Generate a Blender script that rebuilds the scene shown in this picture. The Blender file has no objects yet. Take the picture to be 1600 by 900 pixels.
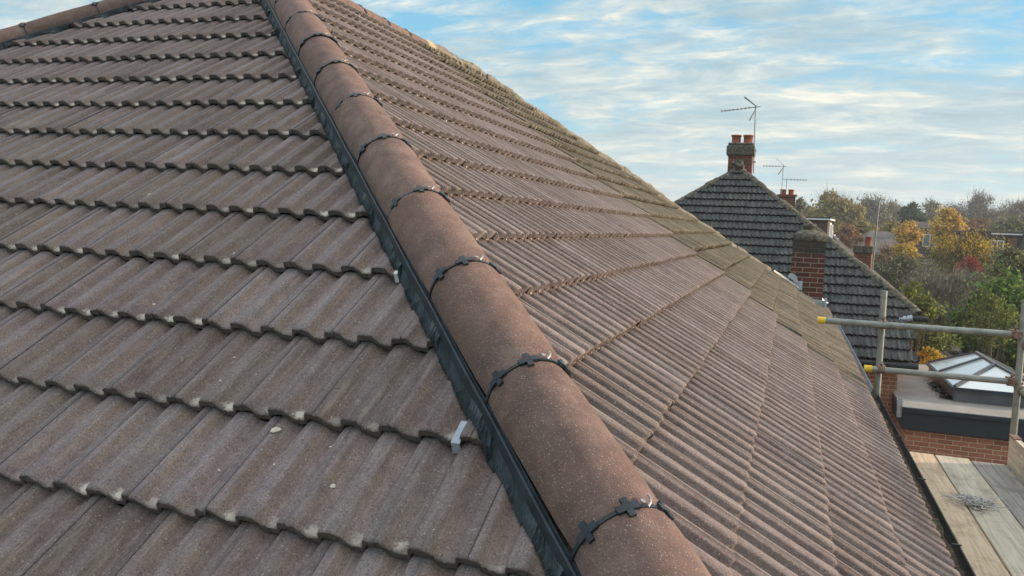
import bpy, bmesh, math, random
from mathutils import Vector, Matrix, noise
S = bpy.context.scene
COL = S.collection
R_ = random.Random(7)
rad = math.radians
# ------------------------------------------------------------------ camera
CR = Vector((0.9448884564, 0.3246195433, 0.0425200801))
CU = Vector((-0.0610799678, 0.0471953638, 0.9970164668))
CF = Vector((-0.3216442795, 0.9446664754, -0.0644221057))
CP = Vector((3.7007766327, -5.0351982816, -1.7441701677))
cd = bpy.data.cameras.new('camera'); cam = bpy.data.objects.new('camera', cd); COL.objects.link(cam)
cam.matrix_world = Matrix(((CR.x, CU.x, -CF.x, CP.x), (CR.y, CU.y, -CF.y, CP.y), (CR.z, CU.z, -CF.z, CP.z), (0, 0, 0, 1)))
cd.sensor_width = 36; cd.lens = 1273.06 / 1600 * 36; cd.shift_y = -20.92 / 1600
cd.clip_start = .05; cd.clip_end = 3000
S.camera = cam
def at(px, py, d):
    "a point of the place seen at a photo pixel, d metres away along the view"
    return CP + (CF + CR * ((px - 800) / 1273.06) - CU * ((py - 429.1) / 1273.06)) * d
# ------------------------------------------------------------------ world
SUN_AZ, SUN_EL = rad(68), rad(16)
w = bpy.data.worlds.new('World'); S.world = w; w.use_nodes = True
nt = w.node_tree; nt.nodes.clear()
def N(nt, t, **k):
    n = nt.nodes.new(t)
    for a, b in k.items():
        if a in n.inputs.keys(): n.inputs[a].default_value = b
        else: setattr(n, a, b)
    return n
def L(nt, a, b): nt.links.new(a, b)
def ramp(nt, fac, stops):
    n = nt.nodes.new('ShaderNodeValToRGB'); e = n.color_ramp.elements
    while len(e) < len(stops): e.new(.5)
    for i, (p, c) in enumerate(stops):
        e[i].position = p; e[i].color = (c if len(c) == 4 else (*c, 1)) if isinstance(c, tuple) else (c, c, c, 1)
    L(nt, fac, n.inputs[0]); return n.outputs[0]
def mix(nt, f, a, b, mode='MIX'):
    n = nt.nodes.new('ShaderNodeMixRGB'); n.blend_type = mode
    for i, v in enumerate((f, a, b)):
        if hasattr(v, 'is_output') or isinstance(v, bpy.types.NodeSocket): L(nt, v, n.inputs[i])
        elif i == 0: n.inputs[0].default_value = v
        else: n.inputs[i].default_value = (*v, 1)
    return n.outputs[0]
def mth(nt, op, a, b=0.0, c=0.0, clamp=False):
    n = nt.nodes.new('ShaderNodeMath'); n.operation = op; n.use_clamp = clamp
    for i, v in enumerate((a, b, c)):
        if isinstance(v, bpy.types.NodeSocket): L(nt, v, n.inputs[i])
        else: n.inputs[i].default_value = v
    return n.outputs[0]
def noi(nt, vec, scale, detail=4, rough=.5, dist=0.0):
    n = nt.nodes.new('ShaderNodeTexNoise'); n.inputs['Scale'].default_value = scale
    n.inputs['Detail'].default_value = detail; n.inputs['Roughness'].default_value = rough; n.inputs['Distortion'].default_value = dist
    if vec is not None: L(nt, vec, n.inputs['Vector'])
    return n.outputs['Fac']
sky = N(nt, 'ShaderNodeTexSky', sky_type='NISHITA', sun_disc=False, sun_elevation=SUN_EL, sun_rotation=SUN_AZ, altitude=60, air_density=1.0, dust_density=.6, ozone_density=2.2)
tc = N(nt, 'ShaderNodeTexCoord'); sep = N(nt, 'ShaderNodeSeparateXYZ'); L(nt, tc.outputs['Generated'], sep.inputs[0])
zz = mth(nt, 'ADD', mth(nt, 'MAXIMUM', sep.outputs['Z'], 0.0), .19)
cx = mth(nt, 'DIVIDE', sep.outputs['X'], zz); cy = mth(nt, 'DIVIDE', sep.outputs['Y'], zz)
cmb = N(nt, 'ShaderNodeCombineXYZ'); L(nt, cx, cmb.inputs[0]); L(nt, cy, cmb.inputs[1])
mp = N(nt, 'ShaderNodeMapping'); mp.inputs['Rotation'].default_value = (0, 0, rad(24)); mp.inputs['Scale'].default_value = (1.0, 1.9, 1); L(nt, cmb.outputs[0], mp.inputs[0])
n1 = noi(nt, mp.outputs[0], 1.15, 7, .56, .35)
n2 = noi(nt, mp.outputs[0], 6.5, 7, .62, .5)
n3 = noi(nt, mp.outputs[0], .45, 3, .5)
cover = mth(nt, 'ADD', mth(nt, 'MULTIPLY', n1, .62), mth(nt, 'ADD', mth(nt, 'MULTIPLY', n2, .26), mth(nt, 'MULTIPLY', n3, .30)))
cm = ramp(nt, cover, [(.47, 0.0), (.60, 1.0)])
n4 = mth(nt, 'ADD', mth(nt, 'MULTIPLY', noi(nt, mp.outputs[0], 2.6, 7, .62, .5), .72), mth(nt, 'MULTIPLY', n2, .28))
ccol = ramp(nt, n4, [(.34, (.29, .40, .45)), (.46, (.38, .49, .53)), (.55, (.56, .61, .58)), (.66, (.92, .84, .68))])
skyc = mix(nt, 1.0, sky.outputs[0], (.085, .085, .085), 'MULTIPLY')
up = ramp(nt, sep.outputs['Z'], [(0.0, (.50, .66, .68)), (.10, (.30, .62, .76)), (.30, (.13, .50, .80)), (.6, (.20, .52, .86))])
blue = mix(nt, .72, skyc, up)
# nearer the horizon the clouds close into a pale veil
veil = ramp(nt, sep.outputs['Z'], [(0.0, 1.0), (.13, .35), (.30, 0.0)])
cl = mix(nt, mth(nt, 'MULTIPLY', veil, .55), ccol, (.56, .63, .62))
full = mix(nt, mth(nt, 'MAXIMUM', mth(nt, 'MULTIPLY', cm, .93), mth(nt, 'MULTIPLY', veil, .55)), blue, cl)
# unseen sky overhead brightened all round, added to lift the light on the roof
hi = ramp(nt, sep.outputs['Z'], [(.42, 0.0), (.75, 1.0)])
full = mix(nt, hi, full, (.98, 1.0, 1.05))
bg = N(nt, 'ShaderNodeBackground'); L(nt, full, bg.inputs[0]); bg.inputs[1].default_value = 1.0
wo = N(nt, 'ShaderNodeOutputWorld'); L(nt, bg.outputs[0], wo.inputs[0])
# ------------------------------------------------------------------ sun and exposure
sd = bpy.data.lights.new('sun', 'SUN'); sd.energy = 4.9; sd.angle = rad(5); sd.color = (1, .76, .56)
so = bpy.data.objects.new('sun', sd); COL.objects.link(so)
sv = Vector((math.sin(SUN_AZ) * math.cos(SUN_EL), math.cos(SUN_AZ) * math.cos(SUN_EL), math.sin(SUN_EL)))
so.rotation_euler = (-sv).to_track_quat('-Z', 'Y').to_euler()
S.view_settings.view_transform = 'Standard'; S.view_settings.look = 'None'
S.view_settings.exposure = 0.38; S.view_settings.gamma = 1.0
S.render.engine = 'CYCLES'
# ------------------------------------------------------------------ helpers
def tag(o, label=None, cat=None, group=None, kind=None):
    if label: o['label'] = label
    if cat: o['category'] = cat
    if group: o['group'] = group
    if kind: o['kind'] = kind
    return o
def empty(name, loc, label, cat, group=None, rz=0):
    o = bpy.data.objects.new(name, None); COL.objects.link(o); o.location = loc; o.rotation_euler.z = rz
    o.empty_display_size = .2
    return tag(o, label, cat, group)
def link(name, me, mat, parent=None):
    o = bpy.data.objects.new(name, me); COL.objects.link(o)
    if mat and not me.materials:
        for m in (mat if isinstance(mat, (list, tuple)) else [mat]): me.materials.append(m)
    if parent:
        o.parent = parent
        o.matrix_parent_inverse = wmat(parent).inverted()
    return o
def wmat(o):
    m = Matrix.LocRotScale(o.location, o.rotation_euler, o.scale)
    if o.parent: m = wmat(o.parent) @ o.matrix_parent_inverse @ m
    return m
class MB:
    "collects faces in world coordinates; build() links them as one mesh object"
    def __init__(s): s.v = []; s.f = []; s.m = []; s.sm = []
    def add(s, vs, fs, mi=0, smooth=False):
        b = len(s.v); s.v += [tuple(v) for v in vs]
        for f in fs: s.f.append([b + i for i in f]); s.m.append(mi); s.sm.append(smooth)
    def box(s, a, b, mi=0, X=None):
        vs = [Vector((x, y, z)) for z in (a[2], b[2]) for y in (a[1], b[1]) for x in (a[0], b[0])]
        if X: vs = [X @ v for v in vs]
        s.add(vs, [(0, 2, 3, 1), (4, 5, 7, 6), (0, 1, 5, 4), (2, 6, 7, 3), (0, 4, 6, 2), (1, 3, 7, 5)], mi)
    def tube(s, pts, r, n=10, mi=0, caps=True, smooth=True):
        pts = [Vector(p) for p in pts]; rs = r if isinstance(r, (list, tuple)) else [r] * len(pts)
        rings = []; pv = None
        for i, p in enumerate(pts):
            d = (pts[min(i + 1, len(pts) - 1)] - pts[max(i - 1, 0)]).normalized()
            if pv is None: a = d.orthogonal().normalized()
            else:
                a = pv - d * pv.dot(d); a = a.normalized() if a.length > 1e-6 else d.orthogonal().normalized()
            pv = a; b = d.cross(a)
            rings.append([p + (a * math.cos(2 * math.pi * k / n) + b * math.sin(2 * math.pi * k / n)) * rs[i] for k in range(n)])
        vs = [v for q in rings for v in q]; fs = []
        for i in range(len(rings) - 1):
            for k in range(n):
                fs.append((i * n + k, i * n + (k + 1) % n, (i + 1) * n + (k + 1) % n, (i + 1) * n + k))
        s.add(vs, fs, mi, smooth)
        if caps:
            s.add(rings[0], [tuple(range(n - 1, -1, -1))], mi); s.add(rings[-1], [tuple(range(n))], mi)
    def lathe(s, c, prof, n=16, mi=0, smooth=True):
        vs = []; fs = []
        for r, z in prof:
            for k in range(n): vs.append((c[0] + r * math.cos(2 * math.pi * k / n), c[1] + r * math.sin(2 * math.pi * k / n), c[2] + z))
        for i in range(len(prof) - 1):
            for k in range(n): fs.append((i * n + k, i * n + (k + 1) % n, (i + 1) * n + (k + 1) % n, (i + 1) * n + k))
        s.add(vs, fs, mi, smooth)
    def build(s, name, mat, parent=None, bevel=0):
        me = bpy.data.meshes.new(name); me.from_pydata(s.v, [], s.f)
        me.polygons.foreach_set('material_index', s.m); me.polygons.foreach_set('use_smooth', s.sm)
        me.update()
        o = link(name, me, mat, parent)
        if bevel:
            m = o.modifiers.new('bevel', 'BEVEL'); m.width = bevel; m.segments = 2; m.limit_method = 'ANGLE'
        return o
# ------------------------------------------------------------------ materials
def newmat(name, rough=.85, metal=0.0):
    m = bpy.data.materials.new(name); m.use_nodes = True; nt = m.node_tree
    b = nt.nodes['Principled BSDF']; b.inputs['Roughness'].default_value = rough; b.inputs['Metallic'].default_value = metal
    b.inputs['Specular IOR Level'].default_value = .3
    return m, nt, b
def obj_co(nt): return nt.nodes.new('ShaderNodeNewGeometry').outputs['Position']
def bump(nt, b, h, dist, strength=1.0):
    n = nt.nodes.new('ShaderNodeBump'); n.inputs['Distance'].default_value = dist; n.inputs['Strength'].default_value = strength
    L(nt, h, n.inputs['Height']); L(nt, n.outputs[0], b.inputs['Normal'])
def simple(name, c1, c2=None, scale=8, rough=.8, metal=0.0, bdist=.003, bscale=None, detail=6, rr=None):
    m, nt, b = newmat(name, rough, metal); p = obj_co(nt)
    f = noi(nt, p, scale, detail, .6)
    L(nt, ramp(nt, f, [(.32, c1), (.68, c2 or tuple(min(1, x * 1.35) for x in c1))]), b.inputs['Base Color'])
    if bdist: bump(nt, b, noi(nt, p, bscale or scale * 6, 4, .6), bdist)
    if rr: L(nt, ramp(nt, f, [(.3, rr[0]), (.7, rr[1])]), b.inputs['Roughness'])
    return m
def tile_mat(name, old=False):
    m, nt, b = newmat(name, .88); p = obj_co(nt)
    at1 = N(nt, 'ShaderNodeAttribute', attribute_name='tp'); se = N(nt, 'ShaderNodeSeparateXYZ'); L(nt, at1.outputs['Vector'], se.inputs[0])
    at2 = N(nt, 'ShaderNodeAttribute', attribute_name='tr'); s2 = N(nt, 'ShaderNodeSeparateXYZ'); L(nt, at2.outputs['Vector'], s2.inputs[0])
    ph, vv, nose = se.outputs[0], se.outputs[1], se.outputs[2]
    r1, r2, r3 = s2.outputs[0], s2.outputs[1], s2.outputs[2]
    big = noi(nt, p, 3.1, 5, .6); mid = noi(nt, p, 26, 6, .65); fine = noi(nt, p, 420, 3, .7)
    fine2 = noi(nt, p, 150, 4, .75)
    if old: base = ramp(nt, mid, [(.3, (.125, .106, .086)), (.5, (.195, .168, .138)), (.72, (.28, .245, .205))])
    else: base = ramp(nt, mid, [(.28, (.142, .108, .107)), (.5, (.214, .166, .160)), (.74, (.298, .240, .230))])
    base = mix(nt, mth(nt, 'MULTIPLY', r1, .5), base, (.195, .158, .128) if not old else (.15, .14, .09))
    base = mix(nt, mth(nt, 'MULTIPLY', ramp(nt, big, [(.42, 0.0), (.68, 1.0)]), .45), base, (.255, .235, .21) if not old else (.24, .22, .16))
    if not old:
        # flat crowns weather to grey, the shoulders keep their red brown
        sh = ramp(nt, ph, [(.0, 0.0), (.40, 0.0), (.54, 1.0), (.66, .5), (.80, .15), (1.0, 0.0)])
        base = mix(nt, mth(nt, 'MULTIPLY', sh, mth(nt, 'MULTIPLY', ramp(nt, noi(nt, p, 9, 4, .6), [(.35, .15), (.65, 1.0)]), .62)), base, (.285, .200, .140))
        fl = ramp(nt, ph, [(.05, 0.0), (.12, 1.0), (.40, 1.0), (.5, 0.0)])
        base = mix(nt, mth(nt, 'MULTIPLY', fl, mth(nt, 'MULTIPLY', r2, .40)), base, (.200, .188, .205))
    base = mix(nt, 1.0, base, ramp(nt, r2, [(.0, .80), (.5, 1.0), (1.0, 1.16)]), 'MULTIPLY')
    lng = noi(nt, N_vec2(nt, ph, vv, r1), 1.0, 5, .65)
    base = mix(nt, .55, base, mix(nt, 1.0, base, ramp(nt, lng, [(.3, .62), (.7, 1.38)]), 'MULTIPLY'))
    # sand granules
    fine3 = noi(nt, p, 230, 2, .8)
    base = mix(nt, mth(nt, 'MULTIPLY', ramp(nt, fine3, [(.36, 1.0), (.50, 0.0)]), .62), base, (.060, .050, .046))
    base = mix(nt, mth(nt, 'MULTIPLY', ramp(nt, fine2, [(.54, 0.0), (.68, 1.0)]), .50), base, (.40, .355, .32))
    vor = N(nt, 'ShaderNodeTexVoronoi', feature='F1'); vor.inputs['Scale'].default_value = 150; L(nt, p, vor.inputs['Vector'])
    sepc = N(nt, 'ShaderNodeSeparateXYZ'); L(nt, vor.outputs['Color'], sepc.inputs[0])
    sp = mth(nt, 'MULTIPLY', mth(nt, 'LESS_THAN', mth(nt, 'ADD', vor.outputs['Distance'], mth(nt, 'MULTIPLY', sepc.outputs[1], .2)), .28), mth(nt, 'GREATER_THAN', sepc.outputs[0], .78))
    base = mix(nt, mth(nt, 'MULTIPLY', sp, .55), base, (.60, .55, .46))
    # lime bloom in the troughs beside the nose
    a = mth(nt, 'DIVIDE', mth(nt, 'SUBTRACT', ph, .82), .19); c = mth(nt, 'DIVIDE', mth(nt, 'SUBTRACT', vv, .014), .019)
    d = mth(nt, 'SQRT', mth(nt, 'ADD', mth(nt, 'MULTIPLY', a, a), mth(nt, 'MULTIPLY', c, c)))
    d = mth(nt, 'ADD', d, mth(nt, 'MULTIPLY', mth(nt, 'SUBTRACT', noi(nt, p, 130, 5, .75), .5), 2.7))
    lm = mth(nt, 'MULTIPLY', ramp(nt, d, [(.45, 1.0), (1.05, 0.0)]), mth(nt, 'MULTIPLY', ramp(nt, r3, [(.05, .1), (.55, 1.0)]), mth(nt, 'MULTIPLY', mth(nt, 'SUBTRACT', 1.0, nose), ramp(nt, noi(nt, p, 7, 3, .6), [(.42, .08), (.58, 1.0)]))))
    base = mix(nt, mth(nt, 'MULTIPLY', lm, .82), base, (.68, .64, .54))
    # thin pale lime runs down the joints
    st = noi(nt, N_vec(nt, ph, vv, r1), 1.0, 5, .7)
    base = mix(nt, mth(nt, 'MULTIPLY', ramp(nt, st, [(.56, 0.0), (.72, 1.0)]), .42), base, (.42, .38, .33))
    # front edges mixed towards a darker tone
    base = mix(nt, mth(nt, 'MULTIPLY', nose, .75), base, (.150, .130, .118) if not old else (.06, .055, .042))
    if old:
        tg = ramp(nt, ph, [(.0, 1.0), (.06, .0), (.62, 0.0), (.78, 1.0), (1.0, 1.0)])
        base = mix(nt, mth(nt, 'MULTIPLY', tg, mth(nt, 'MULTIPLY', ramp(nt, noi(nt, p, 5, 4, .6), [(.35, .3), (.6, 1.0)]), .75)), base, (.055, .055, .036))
        mpo = N(nt, 'ShaderNodeMapping'); mpo.inputs['Scale'].default_value = (1.3, 11, 1.3); L(nt, p, mpo.inputs[0])
        so_ = noi(nt, mpo.outputs[0], 1.0, 6, .7)
        base = mix(nt, ramp(nt, so_, [(.40, .75), (.50, 0.0)]), base, (.060, .058, .040))
        base = mix(nt, ramp(nt, so_, [(.54, 0.0), (.64, .6)]), base, (.30, .27, .20))
        ms = ramp(nt, noi(nt, p, 14, 6, .7), [(.45, 0.0), (.62, 1.0)])
        base = mix(nt, mth(nt, 'MULTIPLY', ms, .45), base, (.155, .145, .085))
        ye = ramp(nt, noi(nt, p, 33, 5, .7), [(.66, 0.0), (.74, 1.0)])
        base = mix(nt, mth(nt, 'MULTIPLY', ye, .7), base, (.42, .38, .24))
    if not old:   # moss creeping over from the old tiles past the party line
        sw = N(nt, 'ShaderNodeSeparateXYZ'); L(nt, p, sw.inputs[0])
        my = mth(nt, 'MULTIPLY', ramp(nt, mth(nt, 'ADD', mth(nt, 'MULTIPLY', sw.outputs[1], .3), mth(nt, 'MULTIPLY', noi(nt, p, 2.2, 5, .7), .5)), [(.55, 0.0), (1.0, 1.0)]), ramp(nt, noi(nt, p, 17, 6, .7), [(.42, .1), (.60, 1.0)]))
        base = mix(nt, mth(nt, 'MULTIPLY', my, .7), base, (.165, .148, .098))
    L(nt, base, b.inputs['Base Color'])
    hb = mth(nt, 'ADD', mth(nt, 'MULTIPLY', fine, .6), mth(nt, 'ADD', mth(nt, 'MULTIPLY', fine2, .7), mth(nt, 'MULTIPLY', mid, 1.2)))
    bump(nt, b, hb, .0035 if not old else .006)
    return m
def N_vec2(nt, a, b, c):
    n = N(nt, 'ShaderNodeCombineXYZ')
    L(nt, mth(nt, 'MULTIPLY', a, 7.0), n.inputs[0]); L(nt, mth(nt, 'MULTIPLY', b, 4.0), n.inputs[1]); L(nt, mth(nt, 'MULTIPLY', c, 90.0), n.inputs[2])
    return n.outputs[0]
def N_vec(nt, a, b, c):
    n = N(nt, 'ShaderNodeCombineXYZ')
    L(nt, mth(nt, 'MULTIPLY', a, 9.0), n.inputs[0]); L(nt, mth(nt, 'MULTIPLY', b, 5.0), n.inputs[1]); L(nt, mth(nt, 'MULTIPLY', c, 40.0), n.inputs[2])
    return n.outputs[0]
def brick_mat(name, c1, c2, mortar, dark=None, dirt=.35, off=0.0):
    m, nt, b = newmat(name, .9); p = obj_co(nt); se = N(nt, 'ShaderNodeSeparateXYZ'); L(nt, p, se.inputs[0])
    cb = N(nt, 'ShaderNodeCombineXYZ'); L(nt, mth(nt, 'ADD', se.outputs[0], se.outputs[1]), cb.inputs[0]); L(nt, mth(nt, 'ADD', se.outputs[2], off), cb.inputs[1])
    br = N(nt, 'ShaderNodeTexBrick'); L(nt, cb.outputs[0], br.inputs['Vector'])
    br.inputs['Scale'].default_value = 1; br.inputs['Brick Width'].default_value = .225; br.inputs['Row Height'].default_value = .075
    br.inputs['Mortar Size'].default_value = .0075; br.inputs['Mortar Smooth'].default_value = .3; br.inputs['Bias'].default_value = -.1
    br.inputs['Color1'].default_value = (*c1, 1); br.inputs['Color2'].default_value = (*c2, 1); br.inputs['Mortar'].default_value = (*mortar, 1)
    col = mix(nt, mth(nt, 'MULTIPLY', ramp(nt, noi(nt, p, 4, 6, .65), [(.42, 0.0), (.7, 1.0)]), dirt), br.outputs['Color'], (.06, .055, .045))
    col = mix(nt, .35, col, mix(nt, 1.0, col, ramp(nt, noi(nt, p, 30, 5, .7), [(.3, .55), (.7, 1.4)]), 'MULTIPLY'))
    if dark is not None:   # soot above this height
        col = mix(nt, mth(nt, 'MULTIPLY', ramp(nt, mth(nt, 'ADD', mth(nt, 'SUBTRACT', se.outputs[2], dark), mth(nt, 'MULTIPLY', noi(nt, p, 6, 4), .1)), [(.0, 0.0), (.10, 1.0)]), .85), col, (.045, .048, .038))
    L(nt, col, b.inputs['Base Color'])
    bump(nt, b, mth(nt, 'ADD', mth(nt, 'MULTIPLY', br.outputs['Fac'], -1.0), mth(nt, 'MULTIPLY', noi(nt, p, 60, 4), .5)), .006)
    return m
M = {}
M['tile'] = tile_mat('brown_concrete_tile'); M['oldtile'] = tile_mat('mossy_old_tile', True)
def ridge_mat():
    m, nt, b = newmat('brown_ridge_tile', .85); p = obj_co(nt)
    mid = noi(nt, p, 12, 6, .65); fine = noi(nt, p, 380, 3, .7); f2 = noi(nt, p, 160, 4, .75)
    base = ramp(nt, mid, [(.3, (.120, .082, .072)), (.5, (.175, .118, .100)), (.72, (.25, .175, .145))])
    oi = N(nt, 'ShaderNodeObjectInfo')
    base = mix(nt, 1.0, base, ramp(nt, oi.outputs['Random'], [(.0, .84), (1.0, 1.14)]), 'MULTIPLY')
    base = mix(nt, mth(nt, 'MULTIPLY', ramp(nt, noi(nt, p, 3.2, 4, .6), [(.45, 0.0), (.65, 1.0)]), .35), base, (.235, .135, .095))
    base = mix(nt, mth(nt, 'MULTIPLY', ramp(nt, fine, [(.3, 1.0), (.5, 0.0)]), .6), base, (.06, .042, .036))
    base = mix(nt, mth(nt, 'MULTIPLY', ramp(nt, f2, [(.60, 0.0), (.70, 1.0)]), .6), base, (.42, .34, .28))
    vor = N(nt, 'ShaderNodeTexVoronoi', feature='F1'); vor.inputs['Scale'].default_value = 230; L(nt, p, vor.inputs['Vector'])
    sepc = N(nt, 'ShaderNodeSeparateXYZ'); L(nt, vor.outputs['Color'], sepc.inputs[0])
    sp = mth(nt, 'MULTIPLY', mth(nt, 'LESS_THAN', mth(nt, 'ADD', vor.outputs['Distance'], mth(nt, 'MULTIPLY', sepc.outputs[1], .25)), .34), mth(nt, 'GREATER_THAN', sepc.outputs[0], .55))
    base = mix(nt, mth(nt, 'MULTIPLY', sp, .5), base, (.60, .50, .42))
    base = mix(nt, mth(nt, 'MULTIPLY', ramp(nt, noi(nt, p, 5, 6, .7), [(.64, 0.0), (.76, 1.0)]), .45), base, (.42, .38, .34))
    L(nt, base, b.inputs['Base Color']); bump(nt, b, mth(nt, 'ADD', fine, mth(nt, 'ADD', f2, mid)), .003)
    return m
M['ridge'] = ridge_mat()
def lichen_mat():
    m, nt, b = newmat('lichened_ridge', .95); p = obj_co(nt)
    base = ramp(nt, noi(nt, p, 18, 6, .7), [(.3, (.11, .10, .08)), (.48, (.24, .215, .16)), (.64, (.38, .34, .26))])
    base = mix(nt, ramp(nt, noi(nt, p, 7, 5, .7), [(.56, 0.0), (.64, .8)]), base, (.17, .165, .09))
    base = mix(nt, ramp(nt, noi(nt, p, 3.3, 5, .75), [(.60, 0.0), (.66, .85)]), base, (.42, .21, .06))
    L(nt, base, b.inputs['Base Color']); bump(nt, b, noi(nt, p, 40, 6, .75), .03)
    return m
M['lichen'] = lichen_mat()
M['mortar'] = simple('pale_mortar', (.42, .34, .18), (.55, .48, .32), 30, .95, bdist=.01)
M['plastic'] = simple('black_plastic', (.014, .022, .027), (.034, .050, .060), 20, .42, bdist=.0005)
M['foil'] = simple('black_pleated_foil', (.020, .030, .036), (.060, .082, .092), 40, .5, bdist=.002)
M['steel'] = simple('bright_steel', (.34, .34, .33), (.5, .5, .48), 30, .45, 1.0, bdist=0)
M['galv'] = simple('galvanised_tube', (.20, .22, .20), (.36, .38, .35), 14, .55, .35, bdist=.001, rr=(.45, .7))
M['rust'] = simple('rusty_coupler', (.14, .07, .045), (.34, .27, .21), 45, .8, .3, bdist=.003)
M['yellow'] = simple('yellow_plastic_cap', (.72, .50, .03), (.85, .62, .06), 20, .5, bdist=0)
M['lead'] = simple('lead_sheet', (.30, .36, .42), (.50, .56, .60), 12, .5, .2, bdist=.004, bscale=20)
M['white'] = simple('white_paint', (.72, .72, .70), (.80, .80, .78), 10, .6, bdist=.001)
M['whitemortar'] = simple('white_mortar', (.55, .54, .50), (.78, .77, .73), 25, .9, bdist=.01)
M['glass'] = None
def glass_mat(name, col, rough=.05):
    m, nt, b = newmat(name, rough); b.inputs['Base Color'].default_value = (*col, 1); b.inputs['Specular IOR Level'].default_value = .9
    b.inputs['Coat Weight'].default_value = .6; b.inputs['Coat Roughness'].default_value = .02
    return m
M['glass'] = glass_mat('window_glass', (.05, .07, .08))
M['lglass'] = glass_mat('lantern_glass', (.62, .70, .70), .12)
M['navy'] = simple('dark_grey_fascia', (.022, .035, .048), (.030, .046, .062), 3, .45, bdist=.0005)
M['frame'] = simple('grey_lantern_frame', (.08, .09, .10), (.12, .13, .14), 3, .45, bdist=0)
M['flat'] = simple('grey_fibreglass_roof', (.22, .21, .19), (.31, .295, .265), 1.6, .75, bdist=.003, bscale=60)
M['brick_far'] = brick_mat('orange_brick', (.38, .17, .10), (.26, .12, .078), (.46, .38, .30), dirt=.25)
M['brick_ours'] = brick_mat('red_brick_stack', (.125, .045, .034), (.070, .034, .030), (.30, .25, .19), dark=-2.05, dirt=.3)
M['brick_n'] = brick_mat('weathered_red_brick', (.24, .075, .05), (.17, .06, .045), (.22, .18, .14), dirt=.4)
M['terra'] = simple('terracotta_pot', (.26, .075, .045), (.38, .13, .08), 14, .85, bdist=.004)
M['mosscap'] = simple('mossy_cement', (.045, .043, .038), (.20, .185, .14), 16, .95, bdist=.02, bscale=40)
def slate_mat():
    m, nt, b = newmat('dark_neighbour_tile', .9); p = obj_co(nt)
    base = ramp(nt, noi(nt, p, 9, 6, .7), [(.3, (.030, .036, .036)), (.5, (.062, .070, .068)), (.7, (.115, .122, .115))])
    base = mix(nt, mth(nt, 'MULTIPLY', ramp(nt, noi(nt, p, 2.2, 5, .7), [(.5, 0.0), (.7, 1.0)]), .5), base, (.14, .125, .10))
    base = mix(nt, ramp(nt, noi(nt, p, 5.5, 5, .8), [(.69, 0.0), (.73, .8)]), base, (.42, .42, .38))
    mpn = N(nt, 'ShaderNodeMapping'); mpn.inputs['Scale'].default_value = (17, 1.2, 1.2); L(nt, p, mpn.inputs[0])
    stk = noi(nt, mpn.outputs[0], 1.0, 4, .7)
    base = mix(nt, mth(nt, 'MULTIPLY', ramp(nt, stk, [(.50, 0.0), (.66, 1.0)]), .55), base, (.15, .152, .140))
    base = mix(nt, mth(nt, 'MULTIPLY', ramp(nt, stk, [(.34, 1.0), (.48, 0.0)]), .55), base, (.018, .021, .021))
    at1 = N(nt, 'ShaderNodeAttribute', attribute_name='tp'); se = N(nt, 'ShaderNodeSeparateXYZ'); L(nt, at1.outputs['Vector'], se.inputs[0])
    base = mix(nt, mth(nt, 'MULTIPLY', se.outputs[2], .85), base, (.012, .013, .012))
    L(nt, base, b.inputs['Base Color']); bump(nt, b, noi(nt, p, 60, 6, .7), .01)
    return m
M['slate'] = slate_mat()
M['gutterblack'] = simple('black_gutter', (.012, .014, .016), (.03, .034, .036), 12, .4, bdist=.001)
M['debris'] = simple('wet_leaf_litter', (.018, .018, .014), (.16, .13, .08), 55, .8, bdist=.012, bscale=80)
def board_mat(name, c1, c2, sx):
    m, nt, b = newmat(name, .85); p = obj_co(nt)
    mpn = N(nt, 'ShaderNodeMapping'); mpn.inputs['Scale'].default_value = (34, 1.6, 20); L(nt, p, mpn.inputs[0])
    g = noi(nt, mpn.outputs[0], 1.0, 6, .6, 1.2)
    base = ramp(nt, g, [(.3, c1), (.55, c2), (.75, tuple(min(1, x * 1.15) for x in c2))])
    base = mix(nt, mth(nt, 'MULTIPLY', ramp(nt, noi(nt, p, 4.5, 6, .7), [(.52, 0.0), (.66, 1.0)]), .5), base, tuple(x * .5 for x in c1))
    mp2 = N(nt, 'ShaderNodeMapping'); mp2.inputs['Scale'].default_value = (3, 22, 3); L(nt, p, mp2.inputs[0])
    base = mix(nt, ramp(nt, noi(nt, mp2.outputs[0], 1.0, 5, .75), [(.66, 0.0), (.70, .55)]), base, (.05, .04, .03))
    L(nt, base, b.inputs['Base Color']); bump(nt, b, g, .004)
    return m
M['board_tan'] = board_mat('tan_scaffold_board', (.36, .275, .185), (.56, .45, .31), 0)
M['board_pale'] = board_mat('pale_scaffold_board', (.32, .29, .215), (.50, .465, .36), 1)
M['board_grey'] = board_mat('grey_scaffold_board', (.15, .145, .13), (.30, .29, .26), 2)
M['board_toe'] = board_mat('bleached_toe_board', (.42, .37, .28), (.62, .56, .44), 3)
M['bark'] = simple('bark', (.085, .075, .060), (.20, .18, .15), 9, .95, bdist=.01)
M['bark_pale'] = simple('pale_twigs', (.22, .21, .17), (.38, .36, .30), 9, .95, bdist=.01)
M['render_white'] = simple('white_render', (.60, .60, .56), (.72, .71, .68), 2, .8, bdist=.003)
M['farroof'] = simple('far_grey_roof', (.10, .095, .09), (.17, .16, .15), 3, .9, bdist=.01)
M['farroof_dark'] = simple('far_dark_roof', (.035, .034, .036), (.07, .066, .066), 3, .9, bdist=.01)
M['tilehung'] = simple('brown_tile_hanging', (.10, .065, .055), (.16, .11, .09), 8, .85, bdist=.006, bscale=30)
M['aerial'] = simple('aerial_alloy', (.16, .17, .17), (.30, .31, .31), 20, .5, .6, bdist=0)
M['wood_fence'] = simple('weathered_timber', (.13, .11, .085), (.22, .19, .15), 8, .9, bdist=.004)
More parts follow.
